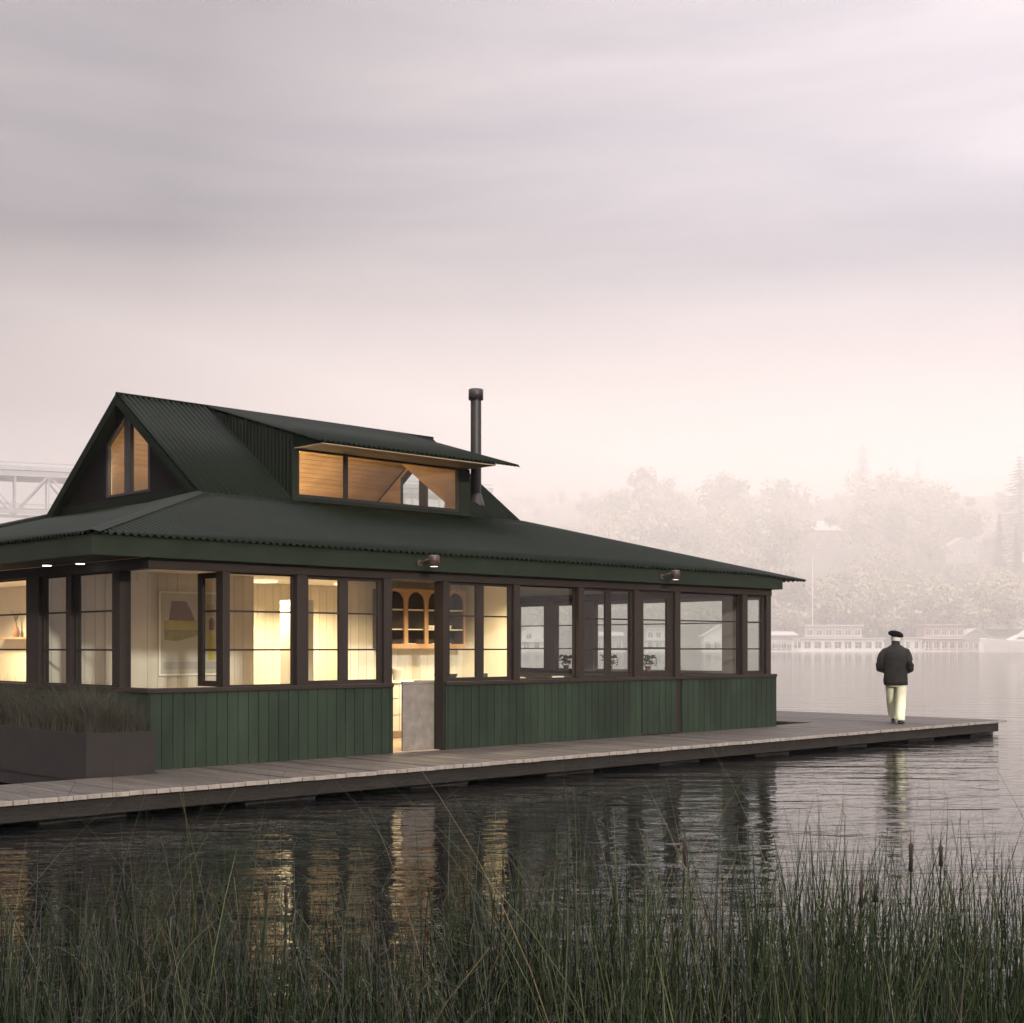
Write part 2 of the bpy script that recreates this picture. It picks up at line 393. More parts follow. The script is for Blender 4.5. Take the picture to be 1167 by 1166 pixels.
def F(axis, d):
    """maps (along, inward, height) boxes for each face of the house"""
    if axis == 'front': return lambda mb,s0,s1,i0,i1,z0,z1,m=0: mb.box(s0,s1,i0,i1,z0,z1,m)
    if axis == 'left':  return lambda mb,s0,s1,i0,i1,z0,z1,m=0: mb.box(i0,i1,s0,s1,z0,z1,m)
    if axis == 'right': return lambda mb,s0,s1,i0,i1,z0,z1,m=0: mb.box(12.48-i1,12.48-i0,s0,s1,z0,z1,m)
    if axis == 'back':  return lambda mb,s0,s1,i0,i1,z0,z1,m=0: mb.box(s0,s1,WY1-i1,WY1-i0,z0,z1,m)
Z0, Z1 = .955, 2.37
def window(face, s0, s1, cols, g0=None, g1=None, muntins=(1.41,1.89), i=.05, th=.045, name='window', z0=Z0, z1=Z1, mt=None, mw=.011, label=None):
    """a framed window; cols are the glass columns (a, b); everything else in s0..s1 is frame"""
    g0 = g0 if g0 is not None else z0+.02; g1 = g1 if g1 is not None else z1-.02
    bx = F(face, 0); mb = MB()
    bx(mb, s0, s1, i, i+th, z0, g0); bx(mb, s0, s1, i, i+th, g1, z1)
    prev = s0
    for a, b in cols:
        if a-prev > .002: bx(mb, prev, a, i, i+th, g0, g1)
        prev = b
    if s1-prev > .002: bx(mb, prev, s1, i, i+th, g0, g1)
    for a, b in cols:
        for z in muntins: bx(mb, a, b, i+.006, i+th-.008, z-mw, z+mw)
    fr = bevel(mb.build(name, mt or M['trim'], H), .003, 1)
    for a, b in cols:
        pm = MB(); bx(pm, a-.004, b+.004, i+th*.5-.003, i+th*.5+.003, g0-.004, g1+.004); pm.build('pane', M['pane'], fr)
    if label: fr['label'] = label
    return fr
def post(face, s0, s1, i0=-.0, i1=.15, z0=Z0, z1=Z1, lab=None):
    bx = F(face, 0); mb = MB(); bx(mb, s0, s1, i0, i1, z0, z1)
    return bevel(mb.build('post', M['trim_in' if face == 'right' else 'trim'], H), .005)
# ---- front
pm = MB(); pm.box(.075,.70,.072,.078,Z0,Z1); pm.build('corner_pane', M['pane'], H)
pm = MB(); pm.box(.072,.078,.08,.70,Z0,Z1); pm.build('corner_pane', M['pane'], H)
post('front', 1.0, 1.10)
window('front', 1.10, 2.10, [(1.125,2.08)], i=.09)
post('front', 2.10, 2.26)
window('front', 2.26, 3.52, [(2.31,2.80),(2.95,3.45)], 1.01, 2.325)
post('front', 3.52, 3.66, z0=0)
post('front', 4.585, 4.68, i1=.20, z0=0)
window('front', 4.68, 5.97, [(4.75,5.26),(5.41,5.91)], 1.01, 2.33)
post('front', 5.97, 6.10)
window('front', 6.10, 7.38, [(6.12,7.36)], i=.09, muntins=())
post('front', 7.38, 7.50)
window('front', 7.50, 8.70, [(7.56,8.05),(8.19,8.66)], 1.01, 2.33)
post('front', 8.70, 8.82)
post('front', 9.74, 9.88, z0=0)
window('front', 9.88, 11.62, [(9.90,11.60)], i=.09)
post('front', 11.62, 11.74)
window('front', 11.74, 12.34, [(11.84,12.27)], 1.02, 2.33)
post('front', 12.34, 12.48)
# the glazed side door with its boarded lower half
door = window('front', 8.84, 9.74, [(8.98,9.58)], 1.05, 2.255, name='door', z0=.93, muntins=(1.43,1.89))
dl = boards('door_panel', 'x', 8.86, 9.73, 0, .02, .925); dl.parent = door
mb = MB(); mb.tube([(9.66,-.02,.98),(9.66,-.055,.98)], .012, 10); mb.tube([(9.66,-.055,.98),(9.66,-.06,.98),(9.66,-.085,.98)], [.012,.026,.02], 12)
mb.build('handle', M['dark'], door)
# the casement beside the corner glass stands open into the room
mb = MB()
for (y0,y1,z0,z1) in ((.12,.19,Z0,Z1),(.50,.62,Z0,Z1),(.19,.50,Z0,Z0+.07),(.19,.50,Z1-.07,Z1)): mb.box(1.02,1.06,y0,y1,z0,z1)
for z in (1.41,1.89): mb.box(1.027,1.053,.19,.50,z-.013,z+.013)
cs = bevel(mb.build('open_casement', M['trim'], H), .003, 1); cs['label'] = 'casement sash swung open into the room'
pm = MB(); pm.box(1.037,1.043,.186,.504,Z0+.066,Z1-.066); pm.build('pane', M['pane'], cs)
# ---- left
post('left', .70, .90)
window('left', .90, 1.98, [(.95,1.93)])
post('left', 1.98, 2.12)
window('left', 2.12, 2.90, [(2.17,2.85)])
post('left', 2.90, 3.28)
s = 3.28
for kk in range(5):
    window('left', s, s+1.52, [(s+.04, s+1.48)]); post('left', s+1.52, s+1.66); s += 1.66
# ---- right and back
for a, b in ((.17,.68),(1.0,2.15),(2.35,3.12),(3.32,4.22),(4.5,5.32),(5.64,6.45)): window('right', a, b, [(a+.03,b-.03)], 1.0, 2.3, i=.04, mt=M['trim_in'])
pr = .0
for a, b in ((.68,1.0),(2.15,2.35),(3.12,3.32),(4.22,4.5),(5.32,5.64),(6.45,6.8)): post('right', a, b, i1=.14)
post('right', 0.151, .17)
boards('rear_cladding', 'y', 6.8, WY1, 12.48, Z0, Z1, sgn=1, mt=M['cladY'])
for kk in range(7):
    a = .15+kk*1.75; window('back', a, a+1.55, [(a+.05, a+1.50)]); post('back', a+1.55, a+1.75)

# ---- fascia box and soffit
mb = MB()
mb.box(EX0,12.7,EY0,EY0+.025,2.49,2.725); mb.box(EX0,EX0+.025,EY0+.025,EY1,2.49,2.725); mb.box(12.675,12.7,EY0+.025,EY1,2.49,2.70); mb.box(EX0+.025,12.675,EY1-.025,EY1,2.49,2.72)
bevel(mb.build('fascia', M['fascia'], H), .004)
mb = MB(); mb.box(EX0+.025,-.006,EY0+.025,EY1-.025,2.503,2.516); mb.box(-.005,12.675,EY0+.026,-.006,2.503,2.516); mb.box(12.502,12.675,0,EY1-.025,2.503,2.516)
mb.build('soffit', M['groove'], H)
def soffit_light(x, y):
    mb = MB(); mb.tube([(x,y,2.475),(x,y,2.503)], [.06,.06], 20, smooth=True); o = mb.build('downlight', M['dark'], H)
    mb = MB(); mb.tube([(x,y,2.468),(x,y,2.4745)], [.052,.052], 20); mb.build('diffuser', M['lamp'], o)
soffit_light(-.30, 2.02); soffit_light(-.17, 1.38)

# ---- roofs of corrugated sheet
def sheet(name, X0, X1, bot, top, nrm, axis='x', pitch=.1, amp=.019, th=.006, mt=None, rows=2, parent=H, label=None):
    """corrugated sheet: for each s from X0 to X1 a strip from bot(s) to top(s), waves across s"""
    n = max(2, int((X1-X0)/pitch*8)); mb = MB(); nv = Vector(nrm).normalized()
    vs = []; fs = []
    for i in range(n+1):
        s = X0+(X1-X0)*i/n; o = amp*cos(2*pi*s/pitch)
        a = Vector(bot(s)); b = Vector(top(s))
        for r in range(rows):
            vs.append(a.lerp(b, r/(rows-1)) + nv*(o+amp))
    for i in range(n):
        for r in range(rows-1):
            k = i*rows+r; fs.append((k, k+rows, k+rows+1, k+1))
    mb.add(vs, fs, 0, True)
    o = mb.build(name, mt or M['roof'], parent, recalc=False)
    sm = o.modifiers.new('thickness', 'SOLIDIFY'); sm.thickness = th; sm.offset = -1
    if label: o['label'] = label
    return o
def frontskirt_top(s):
    if s < RX0: t = (s-EX0)/(RX0-EX0); return (s, EY0+(RY0-EY0)*t, 2.73+(ZF-2.73)*t)
    if s > RX1: t = (EX1-s)/(EX1-RX1); z = 2.66+(ZF-2.66)*t; return (s, EY0+(RY0-EY0)*t, max(z, eavez(s,0)))
    return (s, RY0, ZF)
S = (ZF-2.73)/(RY0-EY0)
sheet('skirt_roof', EX0, EX1, lambda s: (s, EY0-.03, eavez(s,0)-.01), frontskirt_top, (0,-S,1), rows=8)
sheet('skirt_roof', EX0, EX1, lambda s: (s, EY1+.03, 2.72), lambda s: (s, EY1-(frontskirt_top(s)[1]-EY0), frontskirt_top(s)[2]), (0,S,1), rows=8)
def side_top(y, ex, rx, ez):
    if y < RY0: t = (y-EY0)/(RY0-EY0)
    elif y > RY1: t = (EY1-y)/(EY1-RY1)
    else: t = 1
    t = max(0, min(1, t)); return (ex+(rx-ex)*t, y, ez+(ZF-ez)*t)
sheet('skirt_roof', EY0, EY1, lambda y: (EX0-.03, y, 2.72), lambda y: side_top(y, EX0, RX0+.25 if RY0+.1 < y < RY1-.1 else RX0, 2.73), (-S,0,1), rows=6)
sheet('skirt_roof', EY0, EY1, lambda y: (EX1, y, 2.66), lambda y: side_top(y, EX1, RX1-.25 if RY0+.1 < y < RY1-.1 else RX1, 2.66), (S,0,1), rows=6)
# hip caps
def strip(name, p, q, w, lift, mt):
    p = Vector(p); q = Vector(q); d = (q-p).normalized(); a = Vector((-d.y,d.x,0)).normalized()
    mb = MB(); up = Vector((0,0,lift))
    r = []
    for c in (p, q): r.append([c+a*w-Vector((0,0,w*.22))+up, c+up+Vector((0,0,.006)), c-a*w-Vector((0,0,w*.22))+up, c-a*w-Vector((0,0,w*.22+.006))+up, c+up-Vector((0,0,.004)), c+a*w-Vector((0,0,w*.22+.006))+up])
    mb.rings(r, smooth=False); return mb.build(name, mt, H)
strip('hip_cap', (EX0-.02,EY0-.02,2.735), (RX0,RY0,ZF), .10, .035, M['roof'])
strip('hip_cap', (EX1,EY0,2.665), (RX1,RY0,ZF), .06, .03, M['roof'])
strip('hip_cap', (EX0,EY1,2.735), (RX0,RY1,ZF), .10, .035, M['roof'])
strip('hip_cap', (EX1,EY1,2.665), (RX1,RY1,ZF), .10, .035, M['roof'])
# main gable roof, open where the dormer stands
SM = (ZR-ZF)/(RID-RY0)
f1 = lambda s: (s, RY0-.04, ZF-.03); f2 = lambda s: (s, RID, ZR)
sheet('gable_roof', RX0, 4.42, f1, f2, (0,-SM,1)); sheet('gable_roof', 8.12, RX1, f1, f2, (0,-SM,1))
sheet('gable_roof', RX0, RX1, lambda s: (s, RY1+.04, ZF-.03), f2, (0,SM,1))
mb = MB(); mb.tube([(RX0-.01,RID,ZR+.02),(RX1+.01,RID,ZR+.02)], .03, 12); mb.build('ridge_cap', M['roof'], H)
# barge boards (the thick verge seen from below at each gable end)
for xg, dx, nm in ((RX0-.02, .04, 1), (RX1-.02, .04, 1)):
    mb = MB()
    for sg in (-1, 1):
        yb = RID+sg*(RID-RY0+.05)
        mb.prism([(RID, ZR-.01),(yb, ZF-.045),(yb, ZF-.19),(RID, ZR-.16)], xg, xg+dx, 'x')
    mb.build('barge_board', M['roof'], H)
    mb = MB()
    a, b = (xg+dx, 3.0) if xg < 5 else (9.15, xg)
    for sg in (-1, 1):
        yb = RID+sg*(RID-RY0+.03)
        mb.prism([(RID, ZR-.045),(yb, ZF-.085),(yb, ZF-.11),(RID, ZR-.07)], a, b, 'x')
    mb.build('verge_soffit', M['cheek'], H)
# gable end walls with pairs of raked lights
def gable_end(x, dirn):
    zb = ZF+.02; y0, y1 = .10, .66   # half positions of the lights
    def zt(y): return ZR-.13-SM*abs(y)       # underside of the rafters
    def zg(y): return 5.19-SM*.98*(abs(y)-.10)   # top of glass
    xa, xb = (x, x+.05)
    mb = MB()
    zs = 3.93
    mb.prism([(RID-2.42,zb),(RID+2.42,zb),(RID+zb*0+2.25,zs),(RID-2.25,zs)], xa, xb)          # below the lights
    for sg in (-1,1):
        P = lambda y, z: (RID+sg*y, z)
        mb.prism([P(y1+.06,zs),P(2.25,zs),P(y1+.06,zt(y1+.06))], xa, xb)
        mb.prism([P(0,zg(y0)+.06),P(y1+.06,zg(y1)+.03),P(y1+.06,zt(y1+.06)),P(0,zt(0))], xa, xb)
    o = mb.build('gable_wall', M['gablewall'], H)
    iv_ = MB(); sh_x = (xb+.001 if dirn < 0 else xa-.013) - xa
    iv_.v = [(p[0]+sh_x if p[0] < xa+.01 else xa+sh_x+.012, RID+(p[1]-RID)*.92, p[2]-.03) for p in mb.v]; iv_.f = mb.f; iv_.m = mb.m; iv_.smooth = mb.smooth
    iv_.build('gable_lining', M['shiplap'], H)
    for sg in (-1,1):
        P = lambda y, z: (RID+sg*y, z)
        fr = MB()
        fr.prism([P(0,zs),P(y0,zs+.0),P(y0,zg(y0)+.06),P(0,zg(y0)+.06)], xa-.012, xb+.005)
        fr.prism([P(y1,zs),P(y1+.06,zs),P(y1+.06,zg(y1)+.03),P(y1,zg(y1)+.06)], xa-.012, xb+.005)
        fr.prism([P(y0,zs),P(y1,zs),P(y1,zs+.035),P(y0,zs+.035)], xa-.012, xb+.005)
        fr.prism([P(y0,zg(y0)),P(y1,zg(y1)),P(y1,zg(y1)+.06),P(y0,zg(y0)+.06)], xa-.012, xb+.005)
        w_ = fr.build('gable_window', M['dark'], H)
        pm = MB(); pm.prism([P(y0-.004,zs+.03),P(y1+.004,zs+.03),P(y1+.004,zg(y1)+.01),P(y0-.004,zg(y0)+.01)], x+.02, x+.026); pm.build('pane', M['pane'], w_)
    mb = MB(); xo = x-.10 if dirn < 0 else x+.05
    mb.box(xo, xo+.05, RID-2.35, RID+2.35, ZF+.0, ZF+.14); mb.build('flashing', M['roof'], H)
gable_end(2.90, -1); gable_end(9.20, 1)
# dormer
DX0, DX1_, DY, DF = 4.40, 8.11, 3.37, 2.60
DS = (ZR-4.61)/(RID-DF)
sheet('dormer_roof', 4.36, 8.66, lambda s: (s, DF, 4.60), lambda s: (s, RID, ZR+.012), (0,-DS,1), rows=3)
def under(y, x0, x1, y1, t=.02, off=.03, name='dormer_lining', mt=None):
    mb = MB(); z = lambda yy: 4.60+DS*(yy-DF)-off
    mb.prism([(y,z(y)),(y1,z(y1)),(y1,z(y1)-t),(y,z(y)-t)], x0, x1); return mb.build(name, mt or M['ply'], H)
mb = MB(); mb.box(4.42,8.10,DF+.03,DY-.001,4.575,4.592); mb.build('dormer_soffit', M['ply'], H)
mb = MB(); mb.prism([(DF+.01,4.593),(DY-.002,4.593),(DY-.002,4.60+DS*(DY-DF)-.02)], 4.41, 8.10); mb.build('dormer_eave', M['roof'], H)
under(DY+.05, 4.45, 8.07, RID, off=.05)
for xa in (DX0, DX1_-.04):
    def rz(y): return ZF+SM*(y-RY0)
    mb = MB(); zt = lambda y: 4.60+DS*(y-DF)-.008
    mb.prism([(DY+.001,ZF-.02),(RID-.02,rz(RID-.02)-.03),(RID-.02,zt(RID-.02)-.004),(DY+.001,zt(DY))], xa, xa+.04); mb.build('dormer_cheek', M['cheek'], H)
    xi = xa+.041 if xa < 5 else xa-.013
    mb = MB(); mb.prism([(DY+.06,ZF-.02),(RID-.02,rz(RID-.02)-.2),(RID-.02,zt(RID-.02)-.06),(DY+.06,zt(DY)-.06)], xi, xi+.012); mb.build('cheek_lining', M['shiplap'], H)
# corrugation on the visible cheek
mb = MB()
for kk in range(22):
    y = DY+.05+kk*.1
    zl, zh = ZF+SM*(y-RY0)+.02, 4.60+DS*(y-DF)-.02
    if zh-zl > .05: mb.tube([(4.40,y,zl),(4.40,y,zh)], .018, 6)
mb.build('cheek_rib', M['cheek'], H)
dw0, dw1 = 3.86, 4.545
mb = MB(); mb.box(DX0-.03,DX1_+.03,DY-.03,DY,ZF-.03,dw0-.05); mb.box(DX0-.03,4.46,DY-.03,DY,dw0-.05,4.574); mb.box(7.90,DX1_+.03,DY-.03,DY,dw0-.05,4.574)
mb.build('dormer_wall', M['fascia'], H)
mb = MB(); y0, y1 = DY-.025, DY+.03
mb.box(4.46,7.90,y0,y1,dw0-.05,dw0); mb.box(4.46,7.90,y0,y1,dw1,4.574)
for a, b in ((4.46,4.50),(5.39,5.46),(7.84,7.90)): mb.box(a,b,y0,y1,dw0,dw1)
dwn = bevel(mb.build('dormer_window', M['dark'], H), .004, 1)
for a, b in ((4.50,5.39),(5.46,7.84)):
    pm = MB(); pm.box(a-.004,b+.004,DY,DY+.006,dw0-.004,dw1+.004); pm.build('pane', M['pane'], dwn)
# loft: floor, board linings
mb = MB(); mb.box(2.96,9.19,RY0+.12,RY1-.12,3.70,3.74); mb.build('loft_floor', M['floor'], H)
mb = MB()
for (sg, xa, xb) in ((1,2.96,9.19),(-1,2.96,4.28),(-1,8.14,9.19)):
    for k in range(24):
        t0, t1 = k/24+.002, (k+1)/24-.0025
        y0_, y1_ = RID+sg*2.42*t0, RID+sg*2.42*t1; z0_, z1_ = ZR-.15-1.66*t0, ZR-.15-1.66*t1
        mb.prism([(y0_,z0_),(y1_,z1_),(y1_,z1_-.02),(y0_,z0_-.02)], xa, xb)
mb.build('loft_lining', M['shiplap'], H)
mb = MB(); mb.prism([(RID-2.12,3.745),(RID+2.12,3.745),(RID,ZR-.24)], 4.325, 4.36, 'x'); z = 3.75
while z < 5.15:
    a_ = (ZR-.22-z)/SM*.98-.02; b_ = (ZR-.22-z-.112)/SM*.98-.02
    mb.prism([(RID-a_,z),(RID+a_,z),(RID+b_,z+.112),(RID-b_,z+.112)], 4.30, 4.324, 'x'); z += .12
mb.build('loft_wall', M['shiplap'], H)
# flue
flue = MB(); fx, fy = 8.80, 3.90
flue.tube([(fx,fy,3.9),(fx,fy,6.0)], .098, 24); flue.tube([(fx,fy,5.96),(fx,fy,5.965),(fx,fy,6.15),(fx,fy,6.16)], [.10,.135,.135,.12], 24)
flue.tube([(fx,fy,4.02),(fx,fy,4.25)], [.17,.10], 24)
flue.build('chimney', M['steel'], H)

# ------------------------------------------------------------------ inside
boards('partition', 'x', .17, 3.55, 3.20, 0, 2.515, mt=M['board'], mg=M['boardgap'], pitch=.16, th=.012, gap=.006)
mb = MB(); mb.box(.17,3.55,3.2505,3.27,0,2.515); mb.build('partition_back', M['plaster'], H)
boards('hall_wall', 'x', 2.66, 9.0, 5.0, 0, 2.515, mt=M['board'], mg=M['boardgap'], pitch=.16, th=.012, gap=.006)
boards('kitchen_wall', 'x', 5.0, 7.5, 2.85, 0, 2.515, mt=M['board'], mg=M['boardgap'], pitch=.16, th=.012, gap=.006)
mb = MB(); mb.box(7.5,7.64,1.62,4.98,0,2.515); mb.build('wing_wall', M['plaster'], H)
mb = MB(); mb.box(7.64,12.46,7.0,7.08,0,2.515); mb.build('end_wall', M['greyp'], H)
mb = MB(); mb.box(2.55,2.63,3.27,11.6,0,2.515); mb.build('room_wall', M['plaster'], H)
mb = MB(); mb.box(1.10,1.63,3.165,3.186,.02,2.40); dr = mb.build('inner_door', M['board'], H)
# shelf in the left room
sh = MB(); sh.box(2.30,2.549,8.3,9.7,1.58,1.62); so_ = sh.build('wall_shelf', M['cabwood']); tag(so_, 'timber shelf on the bright cream wall at the far left', 'shelf')
def lathe(mb, prof, x, y, z, n=16, m=0):
    mb.rings([[ (x+r*cos(2*pi*k/n), y+r*sin(2*pi*k/n), z+h) for k in range(n)] for r, h in prof], m)
mb = MB(); lathe(mb, [(.05,0),(.07,.05),(.06,.13),(.022,.2),(.02,.26),(.026,.27)], 2.42, 9.0, 1.62); v = mb.build('vase', M['pot']); tag(v, 'small vase on the shelf in the bright left room', 'vase')
mb = MB()
for kk in range(12):
    a = kk*2.4; mb.tube([(2.42,9.0,1.88),(2.42+.04*cos(a),9.0+.05*sin(a),2.0),(2.42+.08*cos(a),9.0+.12*sin(a),2.08)], [.004,.003,.002], 4)
mb.build('twig', M['leaf'], v)
# picture
pic = thing('framed_picture', 'large pale framed abstract painting of brown and yellow shapes on the board wall', 'picture', (1.92,3.186,1.03))
mb = MB(); W_, H_ = 1.14, 1.22
for (a,b,c,d) in ((0,.025,0,H_),(W_-.025,W_,0,H_),(.025,W_-.025,0,.025),(.025,W_-.025,H_-.025,H_)): mb.box(a,b,-.035,-.001,c,d)
mb.build('frame', M['white'], pic)
mb = MB(); mb.box(.025,W_-.025,-.012,-.003,.025,H_-.025)
mb.build('canvas', M['paper'], pic)
mb = MB(); q = lambda pts, y, m: mb.prism(pts, -.0125-y, -.012, 'y', m)
q([(.17,.80),(.60,.80),(.52,.98),(.45,1.08),(.22,1.08)], .002, 0)
q([(.10,.67),(.64,.67),(.64,.795),(.10,.795)], .002, 1)
q([(.10,.52),(.30,.50),(.72,.60),(.70,.665),(.10,.665)], .0015, 2)
q([(.82,.22),(.93,.22),(.93,.66),(.84,.66)], .002, 1)
q([(.84,.665),(.92,.665),(.93,.80),(.88,.86),(.84,.80)], .002, 0)
q([(.80,.88),(.92,.88),(.92,1.04),(.80,1.04)], .001, 3)
q([(.08,.09),(1.05,.09),(1.05,.20),(.08,.20)], .001, 3)
mb.build('painted_shapes', [M['p_brown'],M['p_yellow'],M['p_olive'],M['p_grey']], pic)
# stair handrail in the hall
hr = MB(); hr.tube([(2.55,4.6,1.0),(3.35,4.6,1.55)], .03, 8)
for kk in range(4): xx = 2.65+kk*.2; hr.tube([(xx,4.6,0),(xx,4.6,1.05+kk*.14)], .012, 6)
hr.build('handrail', M['greyp'], H)
# tall cupboard
tcb = thing('tall_cupboard', 'tall grey cupboard standing in the lit hall', 'cupboard', (4.62,3.55,0))
mb = MB(); mb.box(0,.30,0,.5,0,2.2); mb.build('carcass', M['greyp'], tcb)
mb = MB(); mb.box(.02,.28,-.02,-.001,.08,2.18); mb.build('door', M['greyp'], tcb)
# kitchen base units
kb = thing('kitchen_base_cabinet', 'white kitchen base cabinet with drawers under the arched wall cupboard', 'cabinet', (5.05,2.26,0))
mb = MB(); mb.box(0,2.40,.03,.575,.10,.87); mb.box(.0,2.40,.09,.575,0,.10); mb.build('carcass', M['white'], kb)
mb = MB(); mb.box(-.02,2.42,-.01,.575,.872,.912); bevel(mb.build('worktop', M['white'], kb), .004)
for c_ in range(4):
    for r_, (a, b) in enumerate(((.12,.36),(.38,.62),(.64,.86))):
        mb = MB(); mb.box(.01+c_*.6,.59+c_*.6,.008,.029,a,b); d = mb.build('drawer', M['white'], kb)
        mb = MB(); mb.tube([(.2+c_*.6,-.012,b-.05),(.4+c_*.6,-.012,b-.05)], .006, 6); mb.tube([(.21+c_*.6,-.012,b-.05),(.21+c_*.6,.009,b-.05)], .005, 6); mb.tube([(.39+c_*.6,-.012,b-.05),(.39+c_*.6,.009,b-.05)], .005, 6); mb.build('handle', M['dark'], d)
# arched wall cupboard
wc = thing('arched_wall_cupboard', 'oak wall cupboard with round arched openings seen through the open doorway', 'cupboard', (5.555,2.50,1.42))
nb, pw, ch = 4, .43, .96
mb = MB(); mb.box(0,nb*pw,.29,.325,0,ch); mb.box(0,.02,.03,.29,0,ch); mb.box(nb*pw-.02,nb*pw,.03,.29,0,ch); mb.box(.02,nb*pw-.02,.03,.29,0,.02); mb.box(.02,nb*pw-.02,.03,.29,ch-.02,ch); mb.build('carcass', M['cabin'], wc)
mb = MB()
for z in (.30,.62): mb.box(.021,nb*pw-.021,.05,.288,z,z+.018)
mb.build('shelf', M['white'], wc)
mb = MB(); r_ = .175; zc = ch-.04-r_
for b_ in range(nb):
    cx = (b_+.5)*pw
    mb.box(cx-pw/2+.0005,cx-r_,0,.029,.075,ch-.0405); mb.box(cx+r_,cx+pw/2-.0005,0,.029,.075,ch-.0405)
    K = 12
    for k in range(K):
        a0, a1 = pi*k/K, pi*(k+1)/K
        mb.prism([(cx+r_*cos(a0),zc+r_*sin(a0)),(cx+r_*cos(a0),ch-.041),(cx+r_*cos(a1),ch-.041),(cx+r_*cos(a1),zc+r_*sin(a1))], 0, .029, 'y')
mb.box(0,nb*pw,-.001,.029,.0,.0745); mb.box(0,nb*pw,-.001,.029,ch-.04,ch)
mb.build('face_frame', M['cabwood'], wc)
cupg = 'white cups standing on the shelves of the arched cupboard'
first = None
for (x, z) in ((.89,.02),(.96,.02),(1.03,.02),(1.10,.02),(1.43,.318),(1.50,.318),(1.80,.318),(1.87,.318),(1.80,.02),(1.88,.02),(1.52,.02)):
    if first is None:
        mb = MB(); lathe(mb, [(.022,0),(.034,.012),(.038,.06),(.035,.06),(.031,.014),(.001,.012)], 0, 0, 0, 14)
        first = mb.build('cup', M['china']); tag(first, 'white cup on a shelf of the arched oak cupboard', 'cup', cupg); o = first
    else:
        o = first.copy(); COL.objects.link(o)
    o.location = (5.125+x, 2.50+.10, 1.42+z+.001)
# kettle and jar
kt = thing('kettle', 'dark kettle on the worktop beside the glass jug', 'kettle', (5.50,2.42,.913))
mb = MB(); lathe(mb, [(.07,0),(.085,.03),(.08,.10),(.05,.15),(.03,.16),(.012,.165),(.012,.185),(.001,.19)], 0,0,0, 18); mb.tube([(.07,0,.08),(.11,0,.11),(.13,0,.14)], [.016,.012,.009], 8); mb.build('body', M['dark'], kt)
mb = MB(); mb.tube([(-.07,0,.11),(-.08,0,.19),(-.02,0,.23),(.05,0,.20),(.06,0,.13)], .007, 6); mb.build('handle', M['dark'], kt)
mb = MB(); lathe(mb, [(.05,0),(.055,.01),(.075,.16),(.08,.2),(.076,.2),(.07,.16),(.05,.012),(.001,.01)], 5.70, 2.40, .913); jg = mb.build('jug', M['greyp']); tag(jg, 'grey flared jug on the worktop beside the dark kettle', 'jug')
# stone counter by the doorway
kc = thing('stone_counter', 'grey stone kitchen counter standing just inside the open doorway', 'counter', (4.02,.18,0))
mb = MB(); mb.box(0,.66,.03,.065,0.0,.925); mb.box(.70,2.6,0.03,.55,0,.925); bevel(mb.build('side_panel', M['stone'], kc), .004)
mb = MB(); mb.box(-.005,.655,.025,.07,.926,.962); mb.box(.66,2.6,.025,.58,.926,.962); bevel(mb.build('top', M['stone'], kc), .004)
# small objects on the sills
def pot_plant(x, y, z, s, label, flower=False):
    t = thing('potted_plant', label, 'plant', (x,y,z), 0, 'potted plants on the window sills')
    mb = MB(); lathe(mb, [(.035*s,0),(.05*s,.09*s),(.055*s,.09*s),(.045*s,.085*s)], 0,0,0, 12); mb.build('pot', M['pot'], t)
    mb = MB(); R = random.Random(int(x*100))
    for k in range(110):
        a = R.uniform(0,2*pi); rr = R.uniform(.02,.13)*s; h = (.08+R.uniform(.02,.17))*s
        c = Vector((rr*cos(a), rr*sin(a), h)); u = Vector((R.uniform(-1,1),R.uniform(-1,1),R.uniform(-.5,1))).normalized()*.03*s; v_ = u.cross(Vector((R.random(),R.random(),R.random()))).normalized()*.012*s
        mb.add([c-u, c+v_, c+u, c-v_], [(0,1,2,3)], 1 if flower and R.random() < .45 else 0)
    mb.build('foliage', [M['leaf'], M['redflower']], t, recalc=False)
pot_plant(12.30, 4.95, .956, 1.25, 'dark round potted plant on the far sill, seen through the big clear pane')
pot_plant(12.30, 3.75, .956, 1.3, 'bushy potted plant on the far sill, seen through the left light of the six-pane window')
pot_plant(12.30, 2.75, .956, 1.3, 'spreading potted plant on the far sill, seen through the right light of the six-pane window')
pot_plant(10.05, .30, .80, 1.15, 'red flowering plant just inside the wide window right of the door', True)
ta = thing('side_table', 'small dark stand under the red flowering plant', 'table', (10.05,.30,0))
mb = MB(); mb.box(-.16,.16,-.14,.14,.775,.80); mb.build('top', M['cabwood'], ta)
for sx in (-1,1):
    for sy in (-1,1):
        mb = MB(); mb.box(sx*.13-.012,sx*.13+.012,sy*.11-.012,sy*.11+.012,0,.774); mb.build('leg', M['dark'], ta)
def books(x, y, z, cols, label):
    t = thing('book_stack', label, 'books', (x,y,z), 0, 'small book stacks on the front sill')
    zz = 0
    for k, c in enumerate(cols):
        mb = MB(); mb.box(-.10+.01*k,.10-.012*k,-.045,.045,zz,zz+.018); mb.build('book', mat('book_cover_%d' % len(bpy.data.materials), c, .6, nscale=9, namt=.1), t); zz += .0185
books(6.30, .11+.12, .956-.0, [(.5,.08,.05),(.6,.5,.3)], 'two stacked books, the red one below, on the sill of the clear pane')
books(7.15, .11+.12, .956, [(.6,.5,.2),(.7,.68,.6)], 'two pale books at the right end of the clear pane sill')
mb = MB(); lathe(mb, [(.035,0),(.04,.09),(.036,.09),(.032,.01),(.001,.01)], 5.78, .42, .963); g_ = mb.build('mug', M['dark']); tag(g_, 'dark mug on the counter behind the window right of the doorway', 'mug')
